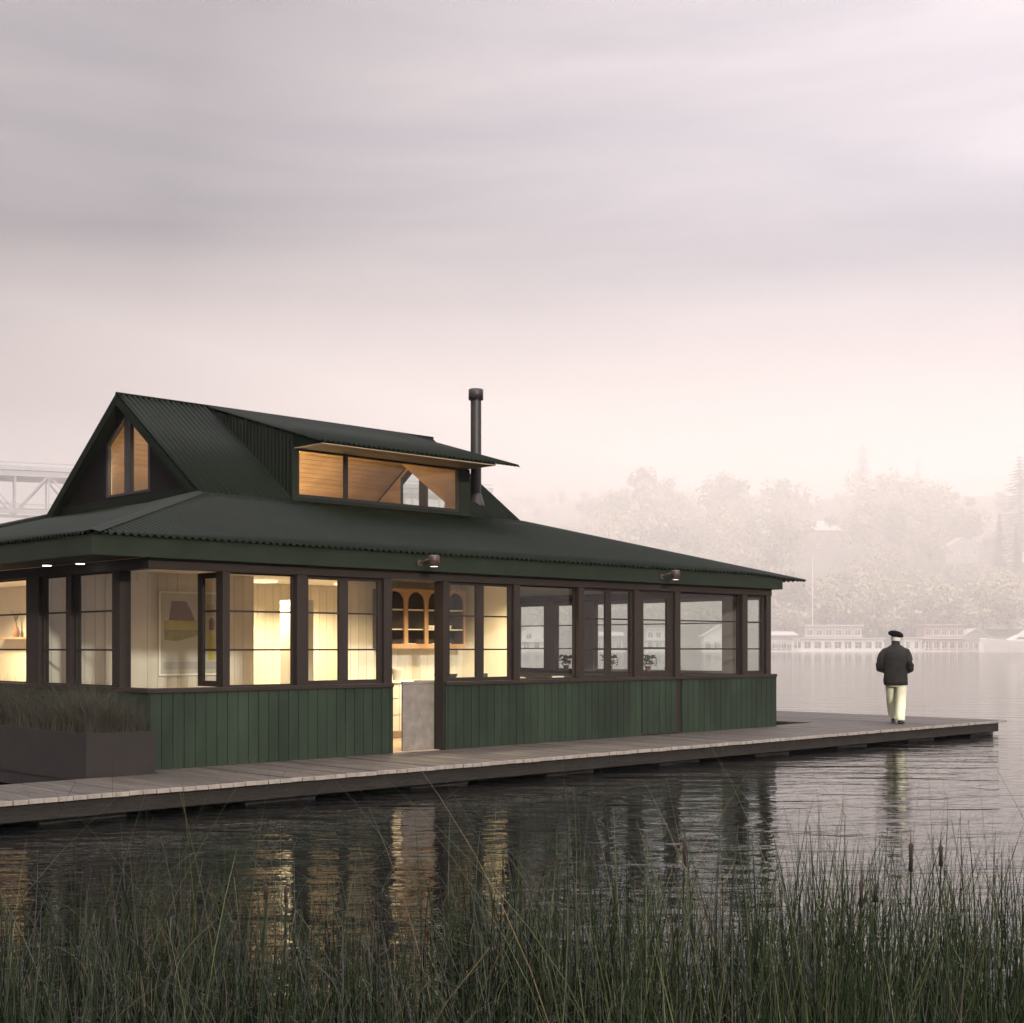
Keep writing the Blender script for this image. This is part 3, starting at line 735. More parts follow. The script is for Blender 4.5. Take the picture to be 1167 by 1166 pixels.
for i_, (xx, lb) in enumerate(((4.93,'left of two dark bowls on the counter behind the window'),(5.12,'right of two dark bowls on the counter behind the window'))):
    mb = MB(); lathe(mb, [(.04,0),(.09,.05),(.105,.09),(.098,.09),(.08,.05),(.001,.01)], xx, .45, .963); g_ = mb.build('bowl', M['dark']); tag(g_, lb, 'bowl')

# ------------------------------------------------------------------ lamps
def arealamp(x, y, z, sx, sy, power, col, up=False):
    l = bpy.data.lights.new('lamp_light', 'AREA'); l.shape = 'RECTANGLE'; l.size = sx; l.size_y = sy; l.energy = power*LK; l.color = col
    o = bpy.data.objects.new('lamp_light', l); COL.objects.link(o); o.location = (x,y,z); return o
WARM = (1,.76,.44)
clg = 'round ceiling lamps inside the house'
LK = 1.15
def ceiling_lamp(x, y, z, power, label, r=.25, col=WARM):
    t = thing('ceiling_lamp', label, 'lamp', (x,y,z), 0, clg)
    mb = MB(); lathe(mb, [(r*.6,-.005),(r*.98,-.006),(r*.98,-.018),(r*.6,-.019)], 0,0,0, 24); mb.build('ceiling_plate', M['white'], t)
    mb = MB(); lathe(mb, [(r,-.004),(r,-.03),(r*.9,-.034),(r*.87,-.03)], 0,0,0, 24); mb.build('drum_shade', M['warmlamp'], t)
    l = bpy.data.lights.new('lamp_light', 'AREA'); l.shape = 'DISK'; l.size = r*1.7; l.spread = radians(140); l.energy = power*LK; l.color = col;
    o = bpy.data.objects.new('lamp_light', l); COL.objects.link(o); o.location = (0,0,-.036); o.parent = t
ceiling_lamp(1.3, 5.2, 2.515, 75, 'ceiling lamp nearest the window of the bright left room')
ceiling_lamp(1.3, 8.6, 2.515, 75, 'ceiling lamp over the shelf of the bright left room')
ceiling_lamp(1.8, 1.7, 2.515, 4, 'added fill lamp brightening the front corner room before the painting')  # weak fill light, added to lift the board wall in this daylit room
ceiling_lamp(4.3, 4.1, 2.515, 46, 'ceiling lamp of the hall behind the board partition')
ceiling_lamp(5.9, 3.9, 2.515, 60, 'ceiling lamp deep in the hall behind the kitchen wall')
ceiling_lamp(5.0, 1.5, 2.515, 26, 'ceiling lamp over the stone counter')
ceiling_lamp(6.6, 1.3, 2.515, 30, 'ceiling lamp over the kitchen end near the wing wall')
ceiling_lamp(6.3, 6.3, 5.05, 130, 'ceiling lamp under the loft ridge behind the dormer')
ceiling_lamp(3.6, 5.87, 4.95, 26, 'ceiling lamp under the loft ridge near the left gable', r=.2)
# the two wall lamps on the fascia
def fascia_lamp(x, label):
    t = thing('wall_lamp', label, 'lamp', (x,EY0,2.60), 0, 'spot lamps on the eaves board')
    mb = MB(); mb.tube([(0,-.0,0),(0,-.02,0)], .045, 16); mb.build('wall_plate', M['rust'], t)
    mb = MB(); mb.tube([(0,-.02,0),(.01,-.12,.03),(.03,-.22,.05),(.05,-.24,.05)], .012, 8); mb.build('arm', M['rust'], t)
    mb = MB(); lathe(mb, [(.02,.10),(.066,.095),(.072,.085),(.072,-.06),(.066,-.06),(.066,.05)], .05,-.26,-.0, 20); mb.build('shade', M['rust'], t)
    mb = MB(); lathe(mb, [(.064,-.052),(.064,-.056)], .05,-.26,0, 20); mb.build('bulb', M['lamp'], t)
    l = bpy.data.lights.new('lamp_light', 'SPOT'); l.energy = 6; l.color = (1,.85,.62); l.spot_size = radians(110); l.shadow_soft_size = .05
    o = bpy.data.objects.new('lamp_light', l); COL.objects.link(o); o.location = (.05,-.26,-.065); o.parent = t
fascia_lamp(4.05, 'small bronze spot lamp on the eaves board above the open doorway')
fascia_lamp(9.25, 'small bronze spot lamp on the eaves board above the glazed side door')

# ------------------------------------------------------------------ planter with dry grasses
pl = thing('planter', 'long low brown steel planter along the left wall of the house', 'planter', (-.98,-.38,0))
mb = MB(); Lp, Wp, hp = 9.0, .84, .49
mb.box(0,Wp,0,.012,-.045,hp); mb.box(0,Wp,Lp-.012,Lp,-.045,hp); mb.box(0,.012,.012,Lp-.012,-.045,hp); mb.box(Wp-.012,Wp,.012,Lp-.012,-.045,hp); mb.box(.012,Wp-.012,.012,Lp-.012,-.2,.0)
mb.build('box', M['planter'], pl)
mb = MB(); mb.box(.013,Wp-.013,.013,Lp-.013,.0,hp-.04); mb.build('soil', M['soil'], pl)
gm = [mat('dry_grass_a', (.026,.021,.012), .8), mat('dry_grass_b', (.024,.028,.012), .8), mat('dry_grass_c', (.042,.034,.02), .8), mat('dry_grass_d', (.02,.014,.010), .8)]
mb = MB(); R = random.Random(3)
def blade(mb, p, h, lean, az, wdt, m, seg=5, curl=1.0, rnd=R):
    d = Vector((cos(az), sin(az), 0)); sd_ = Vector((-sin(az), cos(az), 0)); tw = rnd.uniform(0, pi)
    side = (sd_*cos(tw) + d*sin(tw)).normalized()
    vs = []
    for i in range(seg+1):
        t = i/seg; c = Vector(p) + Vector((0,0,1))*(h*t*(1-.18*lean*t)) + d*(h*lean*t**(1+curl))
        w_ = wdt*(1-t*.85)
        vs += [c-side*w_, c+side*w_]
    mb.add(vs, [(2*i,2*i+1,2*i+3,2*i+2) for i in range(seg)], m, True)
for k in range(15000):
    y = -.36 + 8.9*R.random()**1.5; x = -.94+R.random()*.72
    dens = .30+.16*noise.noise((x*2,y*1.3,0))
    blade(mb, (x,y,hp-.05), dens*R.uniform(.6,2.0), R.uniform(.1,.85), R.uniform(0,2*pi), R.uniform(.0015,.004), R.choice((0,1,1,0,2,3)), 4)
pg = mb.build('ornamental_grass', gm, recalc=False); tag(pg, 'low brown green grasses filling the planter', kind='stuff')

# ------------------------------------------------------------------ the man
def hr_(vs): return [Vector(p) for p in vs]
hd = Vector((.9004,.5193,0)).normalized()
man = thing('person', 'man in black beret, dark jacket and pale trousers walking away along the dock', 'person', (14.92,-1.10,0.002), math.atan2(-hd.x, hd.y)-.05)
M['skin'] = mat('skin', (.50,.31,.23), rough=.6, nscale=12, namt=.1)
M['coat'] = mat('coat_cloth', (.0075,.0065,.0042), rough=.9, nscale=9, namt=.45, bump=1, bscale=7)
M['trous'] = mat('trouser_cloth', (.66,.66,.47), rough=.85, nscale=5, namt=.12, bump=1, bscale=7, stretch=(1,1,.5))
M['shoe'] = mat('shoe_leather', (.006,.005,.005), rough=.4, nscale=9)
M['hair'] = mat('white_hair', (.62,.60,.56), rough=.8, nscale=60, namt=.2)
M['beret'] = mat('beret_felt', (.003,.0025,.003), spec=.1, rough=.95, nscale=30)
# body: one skinned surface from a skeleton
V = {}; Ed = []; Rd = {}
def J(n, p, r, parent=None):
    V[n] = (len(V), p); Rd[n] = r
    if parent: Ed.append((V[parent][0], V[n][0]))
J('pelvis',(0,0,.92),(.15,.11)); J('belly',(0,-.005,1.06),(.15,.12),'pelvis'); J('chest',(0,-.015,1.28),(.17,.12),'belly'); J('collar',(0,.0,1.41),(.10,.08),'chest')
J('neck',(0,.015,1.47),(.06,.062),'collar'); J('jaw',(.005,.05,1.55),(.066,.075),'neck'); J('crown',(.008,.05,1.645),(.078,.092),'jaw')
for sx, tg in ((-1,'l'),(1,'r')):
    J('sh'+tg,(sx*.15,-.01,1.36),(.05,.05),'collar'); J('ua'+tg,(sx*.222,-.022,1.24),(.045,.045),'sh'+tg); J('el'+tg,(sx*.252,-.035,1.10),(.036,.036),'ua'+tg)
    J('fa'+tg,(sx*.235,.09,1.02),(.038,.038),'el'+tg); J('wr'+tg,(sx*.19,.19,.985),(.028,.024),'fa'+tg); J('pa'+tg,(sx*.16,.245,.965),(.038,.018),'wr'+tg)
    for q_, (dx, dl) in enumerate(((-.03,.055),(-.011,.066),(.009,.062),(.028,.048))):
        J('f%d%s' % (q_,tg),(sx*(.155)+dx,.275,.955),(.010,.009),'pa'+tg); J('g%d%s' % (q_,tg),(sx*.15+dx*1.05,.275+dl*.6,.940),(.009,.008),'f%d%s' % (q_,tg)); J('h%d%s' % (q_,tg),(sx*.145+dx,.275+dl*.75,.915),(.007,.007),'g%d%s' % (q_,tg))
    J('t0'+tg,(sx*.125,.24,.975),(.011,.010),'pa'+tg); J('t1'+tg,(sx*.105,.275,.975),(.009,.008),'t0'+tg)
legs = {'l': [(-.085,.01,.88),(-.085,.13,.50),(-.06,.30,.105),(-.06,.325,.05),(-.065,.42,.03)], 'r': [(.085,-.01,.88),(.090,.02,.49),(.085,-.10,.09),(.085,-.08,.04),(.11,.03,.03)]}
for tg, pts in legs.items():
    par = 'pelvis'
    for k_, (p_, r_) in enumerate(zip(pts, ((.085,.09),(.055,.06),(.036,.04),(.038,.034),(.038,.022)))): J('lg%d%s' % (k_,tg), p_, r_, par); par = 'lg%d%s' % (k_,tg)
me = bpy.data.meshes.new('body'); me.from_pydata([v[1] for v in V.values()], Ed, []); body = bpy.data.objects.new('body', me); COL.objects.link(body); body.parent = man
me.materials.append(M['skin'])
sk = body.modifiers.new('skin', 'SKIN'); sk.use_smooth_shade = True; body.modifiers.new('sub', 'SUBSURF').render_levels = 2
if not me.skin_vertices: bpy.context.view_layer.objects.active = body
for n_, (i_, p_) in V.items():
    me.skin_vertices[0].data[i_].radius = Rd[n_]; me.skin_vertices[0].data[i_].use_root = (n_ == 'pelvis')
# face: nose, ears, eyes, mouth
mb = MB()
mb.tube([(.008,.135,1.625),(.008,.152,1.595),(.008,.165,1.58),(.008,.138,1.568)], [.008,.012,.014,.01], 8)
for sx in (-1,1): mb.tube([(.008+sx*.078,.035,1.565),(.008+sx*.094,.03,1.59),(.008+sx*.093,.028,1.615),(.008+sx*.08,.035,1.63)], [.008,.013,.015,.008], 8, flat=.5)
mb.build('face_features', M['skin'], man)
mb = MB()
for sx in (-1,1): mb.tube([(.008+sx*.031,.128,1.607),(.008+sx*.031,.139,1.607)], [.011,.006], 8)
mb.tube([(-.018,.137,1.542),(.008,.143,1.541),(.034,.137,1.542)], [.003,.005,.003], 6)
mb.build('eyes_and_mouth', M['dark'], man)
def ell(cx, cy, z, rx, ry, n=28, wob=0, seed=0):
    out_ = []
    for k in range(n):
        a = 2*pi*k/n; w_ = 1+wob*noise.noise((cos(a)*2.2+seed, sin(a)*2.2, z*7))
        out_.append(Vector((cx+rx*w_*cos(a), cy+ry*w_*sin(a), z)))
    return out_
mb = MB(); mb.rings([ell(.008,.035,1.535,.066,.075), ell(.008,.035,1.56,.085,.095), ell(.008,.04,1.60,.090,.100), ell(.008,.045,1.66,.086,.096)])
# hair covers only the back and sides
hv = [(x_,y_,z_) for x_,y_,z_ in mb.v]; mb.v = [(x_, min(y_, .075+.0*z_), z_) for x_,y_,z_ in hv]
mb.build('hair', M['hair'], man)
mb = MB(); bz = 1.632
rg = []
for h_, r_, sx in ((0,.092,0),(.008,.108,0),(.02,.134,.006),(.045,.146,.010),(.075,.136,.012),(.097,.108,.012),(.112,.065,.010),(.117,.012,.01)):
    e = ell(.008-sx, .035, bz+h_, r_*.97, r_*1.02, wob=.05, seed=3)
    rg.append([Vector((q.x, q.y, q.z - q.x*.16 + (.0))) for q in e])
mb.rings(rg); mb.tube([(.0,.035,1.745),(.0,.035,1.765)], [.006,.004], 6); mb.build('beret', M['beret'], man)
# jacket
mb = MB(); rg = []
for z_, rx, ry, cy in ((.725,.205,.165,.01),(.73,.218,.178,.01),(.80,.222,.18,.01),(.92,.222,.18,.005),(1.02,.220,.18,0),(1.12,.226,.175,-.005),(1.22,.232,.17,-.012),(1.30,.232,.16,-.015),(1.36,.222,.145,-.012),(1.405,.195,.128,-.01),(1.44,.150,.11,-.008),(1.47,.105,.09,.0),(1.49,.078,.078,.01),(1.545,.078,.08,.018),(1.56,.072,.074,.02)):
    rg.append(ell(0, cy, z_, rx, ry, n=36, wob=.10 if z_ < 1.35 else .03, seed=1))
mb.rings(rg)
for sx in (-1,1):
    k = 1.05 if sx < 0 else .93
    P_ = [(sx*.13,-.01,1.385),(sx*.185,-.015,1.355),(sx*.225*k,-.02,1.28),(sx*.250*k,-.03,1.19),(sx*.272*k,-.045,1.10),(sx*.268*k,-.005,1.04),(sx*.26,.08,1.03),(sx*.20,.17,.99),(sx*.175,.205,.975)]
    mb.tube(P_, [.055,.075,.083,.083,.082,.078,.068,.056,.054], 16)
mb.box(-.10,.10,-.175,-.160,1.02,1.045)
mb.build('jacket', M['coat'], man)
# trousers
mb = MB()
mb.rings([ell(0,.005,.70,.165,.13,n=24), ell(0,.005,.80,.175,.135,n=24), ell(0,.005,.95,.15,.12,n=24)])
for tg, pts in legs.items():
    a, b, c_ = Vector(pts[0]), Vector(pts[1]), Vector(pts[2])
    ps = [a+Vector((0,0,.03)), a.lerp(b,.35), a.lerp(b,.7), b, b.lerp(c_,.35), b.lerp(c_,.7), c_+Vector((0,-.0,.02)), c_+Vector((0,.005,-.015))]
    n_ = 20; rg = []
    for i_, (p_, r_) in enumerate(zip(ps, (.118,.118,.110,.100,.098,.094,.094,.090))):
        e = ell(p_.x, p_.y, 0, r_*.95, r_*1.02, n=n_, wob=.20 if i_ > 1 else .05, seed=i_*1.7+(5 if tg == 'l' else 0))
        rg.append([Vector((q.x, q.y, p_.z)) for q in e])
    mb.rings(rg)
mb.build('trousers', M['trous'], man)
for tg, pts in legs.items():
    A, T = Vector(pts[3]), Vector(pts[4]); d = (T-A); d.z = 0; d.normalize(); s_ = Vector((-d.y,d.x,0))
    mb = MB(); rg = []
    for t_, w_, h_ in ((-.075,.020,.03),(-.06,.034,.07),(0,.040,.085),(.06,.040,.07),(.12,.047,.05),(.165,.040,.038),(.185,.018,.022)):
        c0 = A+d*t_; c0.z = 0
        if tg == 'r': pass
        rg.append([c0+s_*(w_*cos(a_))+Vector((0,0,.001+h_*max(0,(.5+.5*sin(a_)))) ) for a_ in [2*pi*k/14 for k in range(14)]])
    mb.rings(rg); mb.build('shoe', M['shoe'], man)

# ------------------------------------------------------------------ reeds
R = random.Random(21)
rm = [mat('reed_dark_green', (.008,.017,.003), .5, spec=.25, nscale=6, namt=.4), mat('reed_mid_green', (.016,.028,.008), .5, spec=.25, nscale=6, namt=.4),
      mat('reed_yellow_green', (.075,.085,.035), .5, spec=.3, nscale=6, namt=.3), mat('reed_grey', (.050,.053,.042), .5, spec=.3, nscale=8, namt=.4), mat('reed_straw', (.10,.07,.03), .6, spec=.3, nscale=8, namt=.3),
      mat('reed_blackish', (.003,.005,.0015), .5, spec=.2, nscale=6, namt=.3)]
def reed(mb, p, h, lean, az, r0, m, kink=0):
    d = Vector((cos(az), sin(az), 0)); seg = 7; pts = []
    kd = Vector((R.uniform(-1,1), R.uniform(-1,1), 0)).normalized()
    kt = R.uniform(.45,.85) if kink else 2
    c = Vector(p); wob = R.uniform(-.03,.03)
    for i in range(seg+1):
        t = i/seg
        if t > kt:
            q = pts[-1] + (kd*R.uniform(.6,1.0)+Vector((0,0,R.uniform(-.5,.35)*kink)))*(h/seg)
        else: q = c + Vector((0,0,h*t*(1-.25*lean*lean*t))) + d*(h*lean*(t**1.7)) + kd*(wob*sin(t*5)*h*.5)
        pts.append(q)
    a = R.uniform(0, 2*pi); u1 = Vector((cos(a),sin(a),0)); u2 = Vector((cos(a+2.09),sin(a+2.09),0)); u3 = Vector((cos(a+4.19),sin(a+4.19),0))
    vs = []
    for i, q in enumerate(pts):
        r_ = r0*(1-.82*(i/seg)**1.3); vs += [q+u1*r_, q+u2*r_, q+u3*r_]
    fs = []
    for i in range(seg):
        b = 3*i
        for k in range(3): fs.append((b+k, b+(k+1) % 3, b+3+(k+1) % 3, b+3+k))
    mb.add(vs, fs, m, True)
mb = MB()
# tufts of upright stems, thicker to the right; a low tangle to the left
clumps = []
for k in range(120):
    D = 3.3+R.random()**.8*4.0; Lt = R.uniform(-.43,.43)*D
    clumps.append((Lt, D, R.uniform(.10,.34), R.uniform(.75,1.12)))
for (px, D, hh) in ((940,4.6,1.13),(960,4.3,1.2),(1060,5.0,1.05),(1010,4.7,1.1),(1120,4.8,1.1),(900,5.2,1.1),(720,4.6,1.0),(730,5.1,1.0),(560,5.0,1.02),(640,5.2,1.08),(690,5.4,1.0),(20,4.3,1.05),(35,4.0,1.0),(160,5.2,1.05),(310,4.7,.85),(500,5.0,.95),(420,4.8,.8),(820,5.2,.9),(1150,5.4,1.0)):
    clumps.append(((px-583.5)/1546*D, D, .13, hh*1.04)); clumps.append(((px-583.5)/1546*D, D, .10, hh))
for (Lt, D, sp, hh) in clumps:
    right = sst(-.1,.15,Lt/D)
    for j in range(int(R.uniform(20,34))):
        l_ = Lt+R.gauss(0,sp*.7); d_ = D+R.gauss(0,sp)
        h = hh*R.uniform(.40,1.10)*(.84+.10*right)
        m = R.choice((0,0,1,1,1,2,3,5)) if right > .4 else R.choice((0,0,1,5,5,3,3,1))
        reed(mb, far(l_, d_, WATER-.05), h, R.uniform(0,.28), R.uniform(0,2*pi), R.uniform(.0022,.0060), m, 0 if R.random() < .86 else 1)
for k in range(3500):      # general understorey
    D = 3.0+R.random()**1.25*3.8; Lt = R.uniform(-.44,.44)*D; left = 1-sst(-.1,.12,Lt/D)
    h = R.uniform(.3,.72)*(1+.10*left)+.1*noise.noise((Lt*2,D*2,5))
    m = R.choice((0,1,1,3,5,5,3,0,2)) if left < .5 else R.choice((3,5,5,0,1,3))
    reed(mb, far(Lt, D, WATER-.05), h, R.uniform(0,.5), R.uniform(0,2*pi), R.uniform(.0016,.0042), m, 1 if R.random() < .25+.3*left else 0)
for k in range(900):       # fine broken twigs and dry leaves in the left and middle
    D = 4.2+R.random()*2.6; Lt = R.uniform(-.42,.25)*D
    reed(mb, far(Lt, D, WATER+R.uniform(.2,.55)), R.uniform(.12,.4), R.uniform(.5,1.6), R.uniform(0,2*pi), R.uniform(.0008,.0016), R.choice((3,3,3,4,1,2)), 1)
for k in range(190):       # tall stragglers
    D = 4.4+R.random()*2.2; Lt = (R.uniform(-.43,.43) if R.random() < .4 else R.uniform(.0,.42))*D
    reed(mb, far(Lt, D, WATER-.05), R.uniform(1.0,1.30), R.uniform(.05,.55), R.uniform(0,2*pi), R.uniform(.0016,.003), R.choice((0,1,3,5,2)), 0 if R.random() < .7 else 1)
for k in range(70):
    D = 4.5+R.random()*1.6; Lt = R.uniform(-.42,.43)*D
    reed(mb, far(Lt, D, WATER-.05), R.uniform(1.15,1.55), R.uniform(.25,.8), R.uniform(0,2*pi), R.uniform(.0020,.0034), R.choice((3,3,2,1,0,4)), 0 if R.random() < .5 else 1)
# long arching blades that stand out against the dock
for (px, y, D, lean, az) in ((190,858,5.6,.45,.3),(200,842,5.6,.55,.2),(150,880,5.4,.3,.5),(560,866,5.4,.6,2.7),(600,880,5.6,.6,2.9),(640,905,5.2,.5,2.4),(530,850,5.6,.7,2.8),(850,870,5.2,.6,2.7),(900,900,5.0,.5,2.6),(980,880,5.2,.35,.3)):
    z = 1.45-(y-737)/1546*D; h = z-WATER
    reed(mb, far((px-583.5)/1546*D, D, WATER-.05), h*1.12, lean, az+CAMROT, .0019, R.choice((1,3,3)))
reeds = mb.build('reeds', rm, recalc=False); tag(reeds, 'dense green and grey reeds along the near shore', kind='stuff')
# bulrushes: individual stems with brown heads
M['head'] = mat('bulrush_head', (.022,.013,.009), .9, nscale=60, namt=.4)
def bulrush(px, y, D, hl, label):
    z = 1.45-(y-737)/1546*D
    p = far((px-583.5)/1546*D, D, WATER-.05)
    t = thing('bulrush', label, 'reed', p, 0, 'bulrushes standing in the reeds'); hz = z-p.z
    dx = R.uniform(-.03,.03)
    mb = MB(); mb.tube([(0,0,0),(dx*.3,.01,hz*.5),(dx,.0,hz-hl*.5)], [.0045,.004,.003], 6); mb.build('stem', rm[0], t)
    mb = MB(); mb.tube([(dx,0,hz-hl*.5),(dx,0,hz-hl*.45),(dx,0,hz+hl*.4),(dx+.001,0,hz+hl*.5)], [.003,.0095,.0095,.003], 8); mb.tube([(dx,0,hz+hl*.5),(dx,0,hz+hl*.5+.05)], [.002,.001], 5); mb.build('seed_head', M['head'], t)
bulrush(1039,977,5.2,.115,'bulrush with the longest dark head, just left of the rightmost one')
bulrush(1070,976,5.4,.085,'rightmost bulrush, its slim head apart from the others against the water')
bulrush(978,1020,4.9,.10,'bulrush head half sunk in the reeds below the walking man, left one')
bulrush(1002,1017,5.1,.07,'short bulrush head sunk in the reeds right below the walking man')
bulrush(777,972,5.5,.12,'lone bulrush before the reflection of the right end of the house')
bulrush(296,1017,5.3,.06,'left of the two short bulrushes at the left before the dark reflection')
bulrush(324,1020,5.3,.065,'right of the two short bulrushes at the left before the dark reflection')

# ------------------------------------------------------------------ far shore
def leafmats(cols): return [mat('foliage_%d' % len(bpy.data.materials), c, .9, nscale=.6, namt=.35) for c in cols]
barkm = mat('bark', (.09,.07,.055), .95, nscale=2, namt=.4)
def crown_points(R, kind, n):
    out_ = []
    if kind == 'round':
        lobes = [(Vector((R.gauss(0,3.4), R.gauss(0,3.4), 11+R.uniform(-4.5,6))), R.uniform(2.2,4.2)) for _ in range(17)]
    elif kind == 'tall':
        lobes = [(Vector((R.gauss(0,2.2), R.gauss(0,2.2), 6+R.uniform(0,15))), R.uniform(1.8,3.2)) for _ in range(17)]
    else:
        lobes = [(Vector((R.gauss(0,5), R.gauss(0,4), 7.5+R.uniform(-3,5))), R.uniform(2.4,4)) for _ in range(17)]
    for c, r in lobes:
        for _ in range(n//17):
            d = Vector((R.gauss(0,1),R.gauss(0,1),R.gauss(0,1))).normalized()
            out_.append((c+d*r*(R.random()**.3), d))
    return out_, lobes
def broadleaf(seed, kind, cols, name='broadleaf_tree', n=1900):
    R = random.Random(seed); pts, lobes = crown_points(R, kind, n)
    t = thing(name, '', 'tree')
    mb = MB(); mb.tube([(0,0,-2),(0,0,2),(R.uniform(-.4,.4),.2,6),(R.uniform(-.6,.6),0,11)], [.55,.42,.3,.12], 7)
    for c, r in lobes[:9]: mb.tube([(0,0,R.uniform(2.5,6)), c*.55+Vector((0,0,c.z*.25)), c], [.22,.13,.05], 5)
    mb.build('trunk', barkm, t)
    mb = MB()
    for p, d in pts:
        s_ = R.uniform(.28,.72); u = Vector((R.gauss(0,1),R.gauss(0,1),R.gauss(0,.6))).normalized(); v_ = u.cross(d+Vector((.01,.02,.03))).normalized()
        q = [p+u*s_, p+v_*s_*.7, p-u*s_, p-v_*s_*.7]
        mb.add(q, [(0,1,2,3)], R.choice((0,0,1,1,2)))
    mb.build('crown', leafmats(cols), t, recalc=False)
    return t
def conifer(seed, h, w_, cols):
    R = random.Random(seed); t = thing('conifer_tree', '', 'tree')
    mb = MB(); mb.tube([(0,0,-2),(0,0,h*.5),(0,0,h)], [.45,.28,.04], 7); mb.build('trunk', barkm, t)
    mb = MB(); z = h*.14
    while z < h*.985:
        k = (1-z/h); ln = w_*(k**.8)*R.uniform(.75,1.15)
        for j in range(14):
            a = R.uniform(0,2*pi); l2 = ln*R.uniform(.6,1.1)
            for q_ in range(6):
                f = (q_+.5)/6; c = Vector((cos(a)*l2*f, sin(a)*l2*f, z-l2*.28*f+.12*l2*f*f)); s_ = .35+.5*(1-f)*k+.12
                u = Vector((cos(a),sin(a),-.3)).normalized()*s_*1.2; v_ = Vector((-sin(a),cos(a),R.uniform(-.4,.4))).normalized()*s_*.55
                mb.add([c-u, c-v_, c+u, c+v_], [(0,1,2,3)], R.choice((0,1)))
        z += h*.028
    mb.build('crown', leafmats(cols), t, recalc=False)
    return t
proto = {}
def place_tree(kind, px, D, top_y, label, group='trees on the misty far hillside', w_=1.0):
    """px, top_y only note the bearing and height the tree has; it stands on the hill at distance D"""
    nat = {'r0':18.5,'r1':18.5,'t0':22.5,'t1':22.5,'b0':14.5,'c0':26.,'c1':24.,'y0':14.}[kind]
    Lt = (px-583.5)/1546*D; gz = hillz(Lt, D); top = 1.45+(737-top_y)/1546*D
    s_ = max(.35, (top-gz)/nat)
    if s_ > 1.75: gz = top-1.75*nat; s_ = 1.75; 
    gz = min(gz, hillz(Lt, D))
    if kind not in proto:
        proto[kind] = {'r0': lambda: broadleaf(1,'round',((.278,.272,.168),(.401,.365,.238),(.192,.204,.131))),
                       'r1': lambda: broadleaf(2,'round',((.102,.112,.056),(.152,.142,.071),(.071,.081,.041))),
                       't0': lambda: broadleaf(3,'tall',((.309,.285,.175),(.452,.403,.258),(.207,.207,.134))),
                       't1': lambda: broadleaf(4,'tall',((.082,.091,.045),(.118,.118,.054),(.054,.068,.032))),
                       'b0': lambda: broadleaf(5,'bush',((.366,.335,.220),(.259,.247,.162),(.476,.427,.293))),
                       'c0': lambda: conifer(6,26,7.0,((.05,.065,.04),(.075,.085,.05))),
                       'c1': lambda: conifer(7,24,5.0,((.045,.06,.038),(.07,.08,.045))),
                       'y0': lambda: conifer(8,14,3.0,((.035,.05,.03),(.05,.065,.035)))}[kind]()
        t = proto[kind]; t.location = far(Lt, D, gz); t.scale = (s_*w_, s_*w_, s_); t['label'] = label; t['group'] = group; t.rotation_euler = (0,0,R.uniform(0,6)); return t
    return dup(proto[kind], far(Lt, D, gz), R.uniform(0,6), label, group, (s_*w_, s_*w_, s_))
TG = 'trees on the misty far hillside'
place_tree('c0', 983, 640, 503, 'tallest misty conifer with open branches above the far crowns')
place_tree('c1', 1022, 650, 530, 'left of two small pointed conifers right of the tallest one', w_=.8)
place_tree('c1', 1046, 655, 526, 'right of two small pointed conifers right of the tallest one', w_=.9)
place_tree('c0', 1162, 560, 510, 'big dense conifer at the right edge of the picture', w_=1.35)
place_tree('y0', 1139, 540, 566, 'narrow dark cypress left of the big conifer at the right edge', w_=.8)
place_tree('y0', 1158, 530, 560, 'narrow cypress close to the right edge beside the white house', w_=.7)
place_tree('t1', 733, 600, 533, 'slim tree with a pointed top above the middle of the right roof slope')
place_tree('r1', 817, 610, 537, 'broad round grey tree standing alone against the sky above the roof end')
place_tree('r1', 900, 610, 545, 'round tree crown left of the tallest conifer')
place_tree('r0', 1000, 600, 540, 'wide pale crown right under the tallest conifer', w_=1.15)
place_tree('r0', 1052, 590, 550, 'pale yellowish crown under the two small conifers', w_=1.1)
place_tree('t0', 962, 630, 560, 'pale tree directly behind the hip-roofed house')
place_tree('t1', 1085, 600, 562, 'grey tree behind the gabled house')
LAB = {'L': 'misty tree in the crowns above the middle of the right roof slope', 'M': 'misty tree in the crowns between the roof end and the hip-roofed house',
       'Rr': 'misty tree in the crowns right of the hip-roofed house', 'S': 'low misty tree along the far shore behind the houseboats', 'W': 'low misty tree on the far bank left of the roof slope'}
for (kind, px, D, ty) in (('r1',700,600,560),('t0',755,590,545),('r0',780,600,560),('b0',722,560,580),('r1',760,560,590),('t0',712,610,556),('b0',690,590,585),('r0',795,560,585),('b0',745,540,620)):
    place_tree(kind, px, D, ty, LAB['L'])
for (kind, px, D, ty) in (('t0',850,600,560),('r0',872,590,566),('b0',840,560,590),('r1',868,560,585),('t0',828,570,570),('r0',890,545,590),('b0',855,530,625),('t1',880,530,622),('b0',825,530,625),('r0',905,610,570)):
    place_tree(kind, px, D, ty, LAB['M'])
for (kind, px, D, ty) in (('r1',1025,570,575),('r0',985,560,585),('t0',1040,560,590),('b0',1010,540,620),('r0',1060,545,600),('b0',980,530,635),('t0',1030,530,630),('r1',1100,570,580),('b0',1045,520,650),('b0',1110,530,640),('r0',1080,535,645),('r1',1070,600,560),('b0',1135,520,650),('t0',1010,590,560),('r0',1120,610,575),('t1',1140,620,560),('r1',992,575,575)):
    place_tree(kind, px, D, ty, LAB['Rr'])
